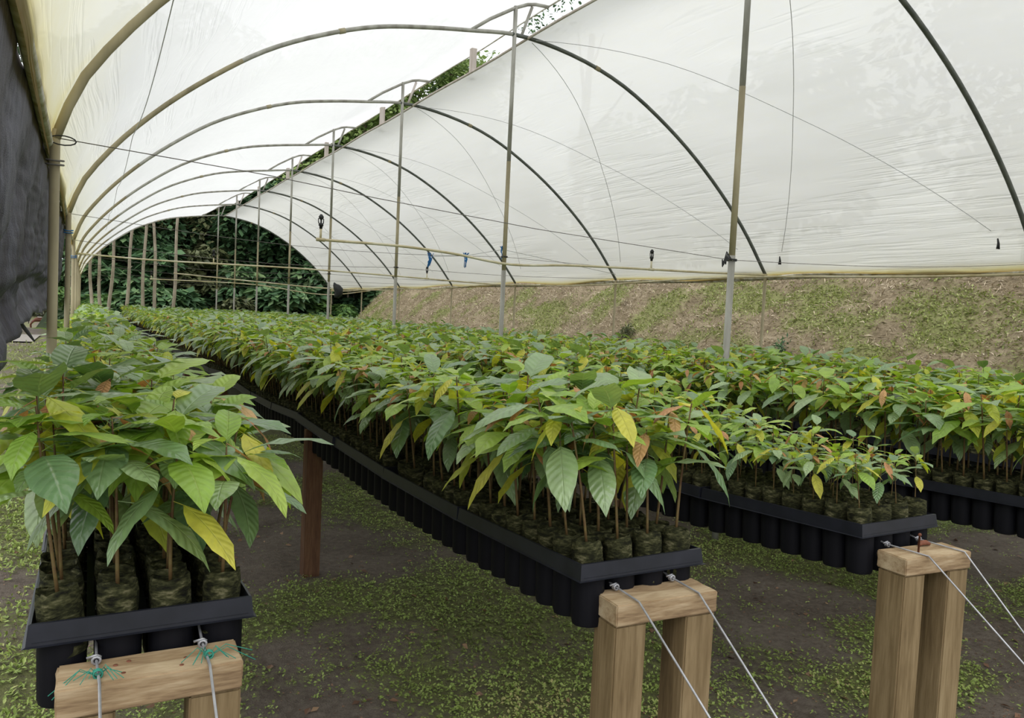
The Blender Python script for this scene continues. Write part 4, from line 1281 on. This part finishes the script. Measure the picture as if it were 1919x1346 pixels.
# tall tree on the bank whose twigs show in the vent gap
root = empty('bank_tree', (15.4, 23.0, 2.2))
c = obj('crown', crown_mesh('crown', 300, 1.5, 1.2, MAT['crown'], .15, 31, 7), root); c.location = (-1.35, 0, 9.7)
c = obj('crown', crown_mesh('crown', 60, .7, .5, MAT['crown'], .12, 33, 4), root); c.location = (-2.7, -.3, 8.9)
trunk(root, 9.5, .2, 5)
tag(root, 'sparse tree on the bank whose twigs show against the sky through the vent gap', 'tree')
for i, (x, y, h, sc) in enumerate([(22, 4, 7.5, 1.3), (23.5, 12, 8, 1.4), (22.5, 20, 7.5, 1.3), (24, 29, 8, 1.4)]):  # unseen trees, added to cut the light reaching the right film
    root = empty('added_shade_tree', (x, y, 2.8), (0, 0, i * 2.))
    c = obj('crown', crowns[i % 3], root); c.location = (0, 0, h - 2); c.scale = (sc, sc, sc)
    trunk(root, h - 1, .2, 60 + i)
    tag(root, '%s unseen tree added on top of the bank to shade the right film' % ['nearest', 'second', 'third', 'farthest'][i], 'tree', 'unseen trees added to shade the right film')
for i in range(7):
    root = empty('field_tree', (-24 + 4.6 * i, 150 + 3 * (i % 2), -2.4), (0, 0, i * 1.1))
    c = obj('crown', crowns[i % 3], root); c.location = (0, 0, 3.2); c.scale = (1.3, 1.3, 1.0)
    trunk(root, 4, .2, 80 + i)
    tag(root, '%s tree from the left in the distant hedge behind the horse' % ['first', 'second', 'third', 'fourth', 'fifth', 'sixth', 'seventh'][i], 'tree', 'distant hedge trees')
# white log on the bank crest
o = Geo().tube([(11.1, 15.6, float(bank_h(11.1, 15.6)) + .08), (11.1, 17.6, float(bank_h(11.1, 17.6)) + .08)], .07, 10).build('white_log', MAT['whitewood'])
tag(o, 'white peeled log lying on the crest of the bank', 'log')
# grass tufts outside left, farther field
n = 16000
x = -RNG.uniform(.3, 9, n); y = 8 + 26 * RNG.uniform(0, 1, n) ** 1.3
k = ~((y > 28) & (y < 33.4)); x, y = x[k], y[k]
o = obj('field_grass', scatter_leaves('field_grass', np.stack([x, y, ground_z(x, y)], -1), .9, .09, [MAT['bankweed']], .25))
tag(o, 'longer grass in the open field left of the tunnel', 'grass', kind='stuff')

# ------------------------------------------------------------------ horse and person far away
def skin(name, verts, edges, radii, mat, parent=None, sub=1, root=0):
    me = bpy.data.meshes.new(name); me.from_pydata([tuple(v) for v in verts], edges, []); me.materials.append(mat)
    o = obj(name, me, parent)
    md = o.modifiers.new('skin', 'SKIN')
    for i, r in enumerate(radii):
        sv = me.skin_vertices[0].data[i]; sv.radius = (r, r) if not hasattr(r, '__len__') else r; sv.use_root = (i == root)
    md2 = o.modifiers.new('sub', 'SUBSURF'); md2.levels = sub; md2.render_levels = sub
    for p in me.polygons: p.use_smooth = True
    return o
HM = simple('bay_horse_coat', [(.3, (.07, .025, .015)), (.7, (.13, .05, .032))], 3, .6, .2, 0)
hz = float(ground_z(-4.8, 112))
horse = empty('horse', (-4.85, 112.0, hz), (0, 0, math.radians(8)))
hv = [(0, 0, 1.15), (.45, 0, 1.18), (.8, 0, 1.22), (-.45, 0, 1.12), (-.8, 0, 1.18), (1.05, 0, 1.45), (1.25, 0, 1.68), (1.40, 0, 1.66), (1.62, 0, 1.42),  # body 0-4, neck 5-6, head 7-8
      (.7, .16, .85), (.72, .16, .48), (.70, .16, .05), (.7, -.16, .85), (.85, -.16, .48), (.82, -.16, .05),
      (-.72, .17, .85), (-.88, .17, .52), (-.80, .17, .05), (-.72, -.17, .85), (-.98, -.17, .52), (-.95, -.17, .05), (-1.0, 0, 1.15), (-1.12, 0, .6)]
he = [(0, 1), (1, 2), (0, 3), (3, 4), (2, 5), (5, 6), (6, 7), (7, 8), (2, 9), (9, 10), (10, 11), (2, 12), (12, 13), (13, 14), (4, 15), (15, 16), (16, 17), (4, 18), (18, 19), (19, 20)]
hr = [.30, .30, .28, .28, .28, .17, .13, .12, .07, .12, .07, .05, .12, .07, .05, .15, .08, .055, .15, .08, .055]
skin('body', hv[:21], he, hr, HM, horse)
Geo().tube([(-.98, 0, 1.28), (-1.1, 0, 1.1), (-1.15, 0, .6)], [.05, .07, .03], 8).build('tail', MAT['black'], horse)
Geo().box((-.2, -.28, 1.40), (.25, .28, 1.48), bevel=.02).build('saddle', MAT['whitewood'], horse)
Geo().tube([(.95, 0, 1.50), (1.15, 0, 1.78), (1.22, 0, 1.86)], [.05, .05, .02], 6).build('mane', MAT['black'], horse)
tag(horse, 'small brown horse standing on grass far away beyond the left shade net', 'horse')
per = empty('person', (-3.55, 111.5, hz), (0, 0, math.radians(200)))
BL = simple('blue_shirt', [(.3, (.03, .10, .35)), (.7, (.06, .18, .5))], 5, .8, .1, 0)
SK = simple('brown_skin', [(.3, (.22, .12, .08)), (.7, (.28, .16, .11))], 5, .6, .2, 0)
NV = simple('dark_trousers', [(.3, (.02, .03, .06)), (.7, (.04, .05, .09))], 5, .8, .1, 0)
pv_ = [(0, 0, .95), (0, 0, 1.2), (0, .02, 1.42), (0, .02, 1.5), (0, .04, 1.64), (.2, .02, 1.42), (.27, .08, 1.15), (.24, .28, 1.0), (-.2, .02, 1.42), (-.27, .08, 1.15), (-.24, .28, 1.0),
       (.1, 0, .88), (.11, .03, .48), (.11, 0, .06), (.11, .14, .03), (-.1, 0, .88), (-.11, -.03, .48), (-.11, -.1, .06), (-.11, .04, .03)]
pe_ = [(0, 1), (1, 2), (2, 3), (3, 4), (2, 5), (5, 6), (6, 7), (2, 8), (8, 9), (9, 10), (0, 11), (11, 12), (12, 13), (13, 14), (0, 15), (15, 16), (16, 17), (17, 18)]
skin('body', pv_, pe_, [.14, .15, .15, .06, .10, .06, .045, .035, .06, .045, .035, .09, .065, .045, .04, .09, .065, .045, .04], SK, per)
skin('shirt', pv_[:3] + [pv_[5], pv_[6], pv_[8], pv_[9]], [(0, 1), (1, 2), (2, 3), (3, 4), (2, 5), (5, 6)], [.17, .175, .17, .085, .07, .085, .07], BL, per)
skin('trousers', [pv_[0], pv_[11], pv_[12], (.11, 0, .15), pv_[15], pv_[16], (-.11, -.08, .15)], [(0, 1), (1, 2), (2, 3), (0, 4), (4, 5), (5, 6)], [.16, .11, .08, .07, .11, .08, .07], NV, per)
Geo().tube([(0, .02, 1.66), (0, .02, 1.72), (0, .02, 1.77)], [.115, .11, .04], 10).build('hair', MAT['black'], per)
tag(per, 'person in a blue shirt standing on the grass far away beside the brown horse', 'person')
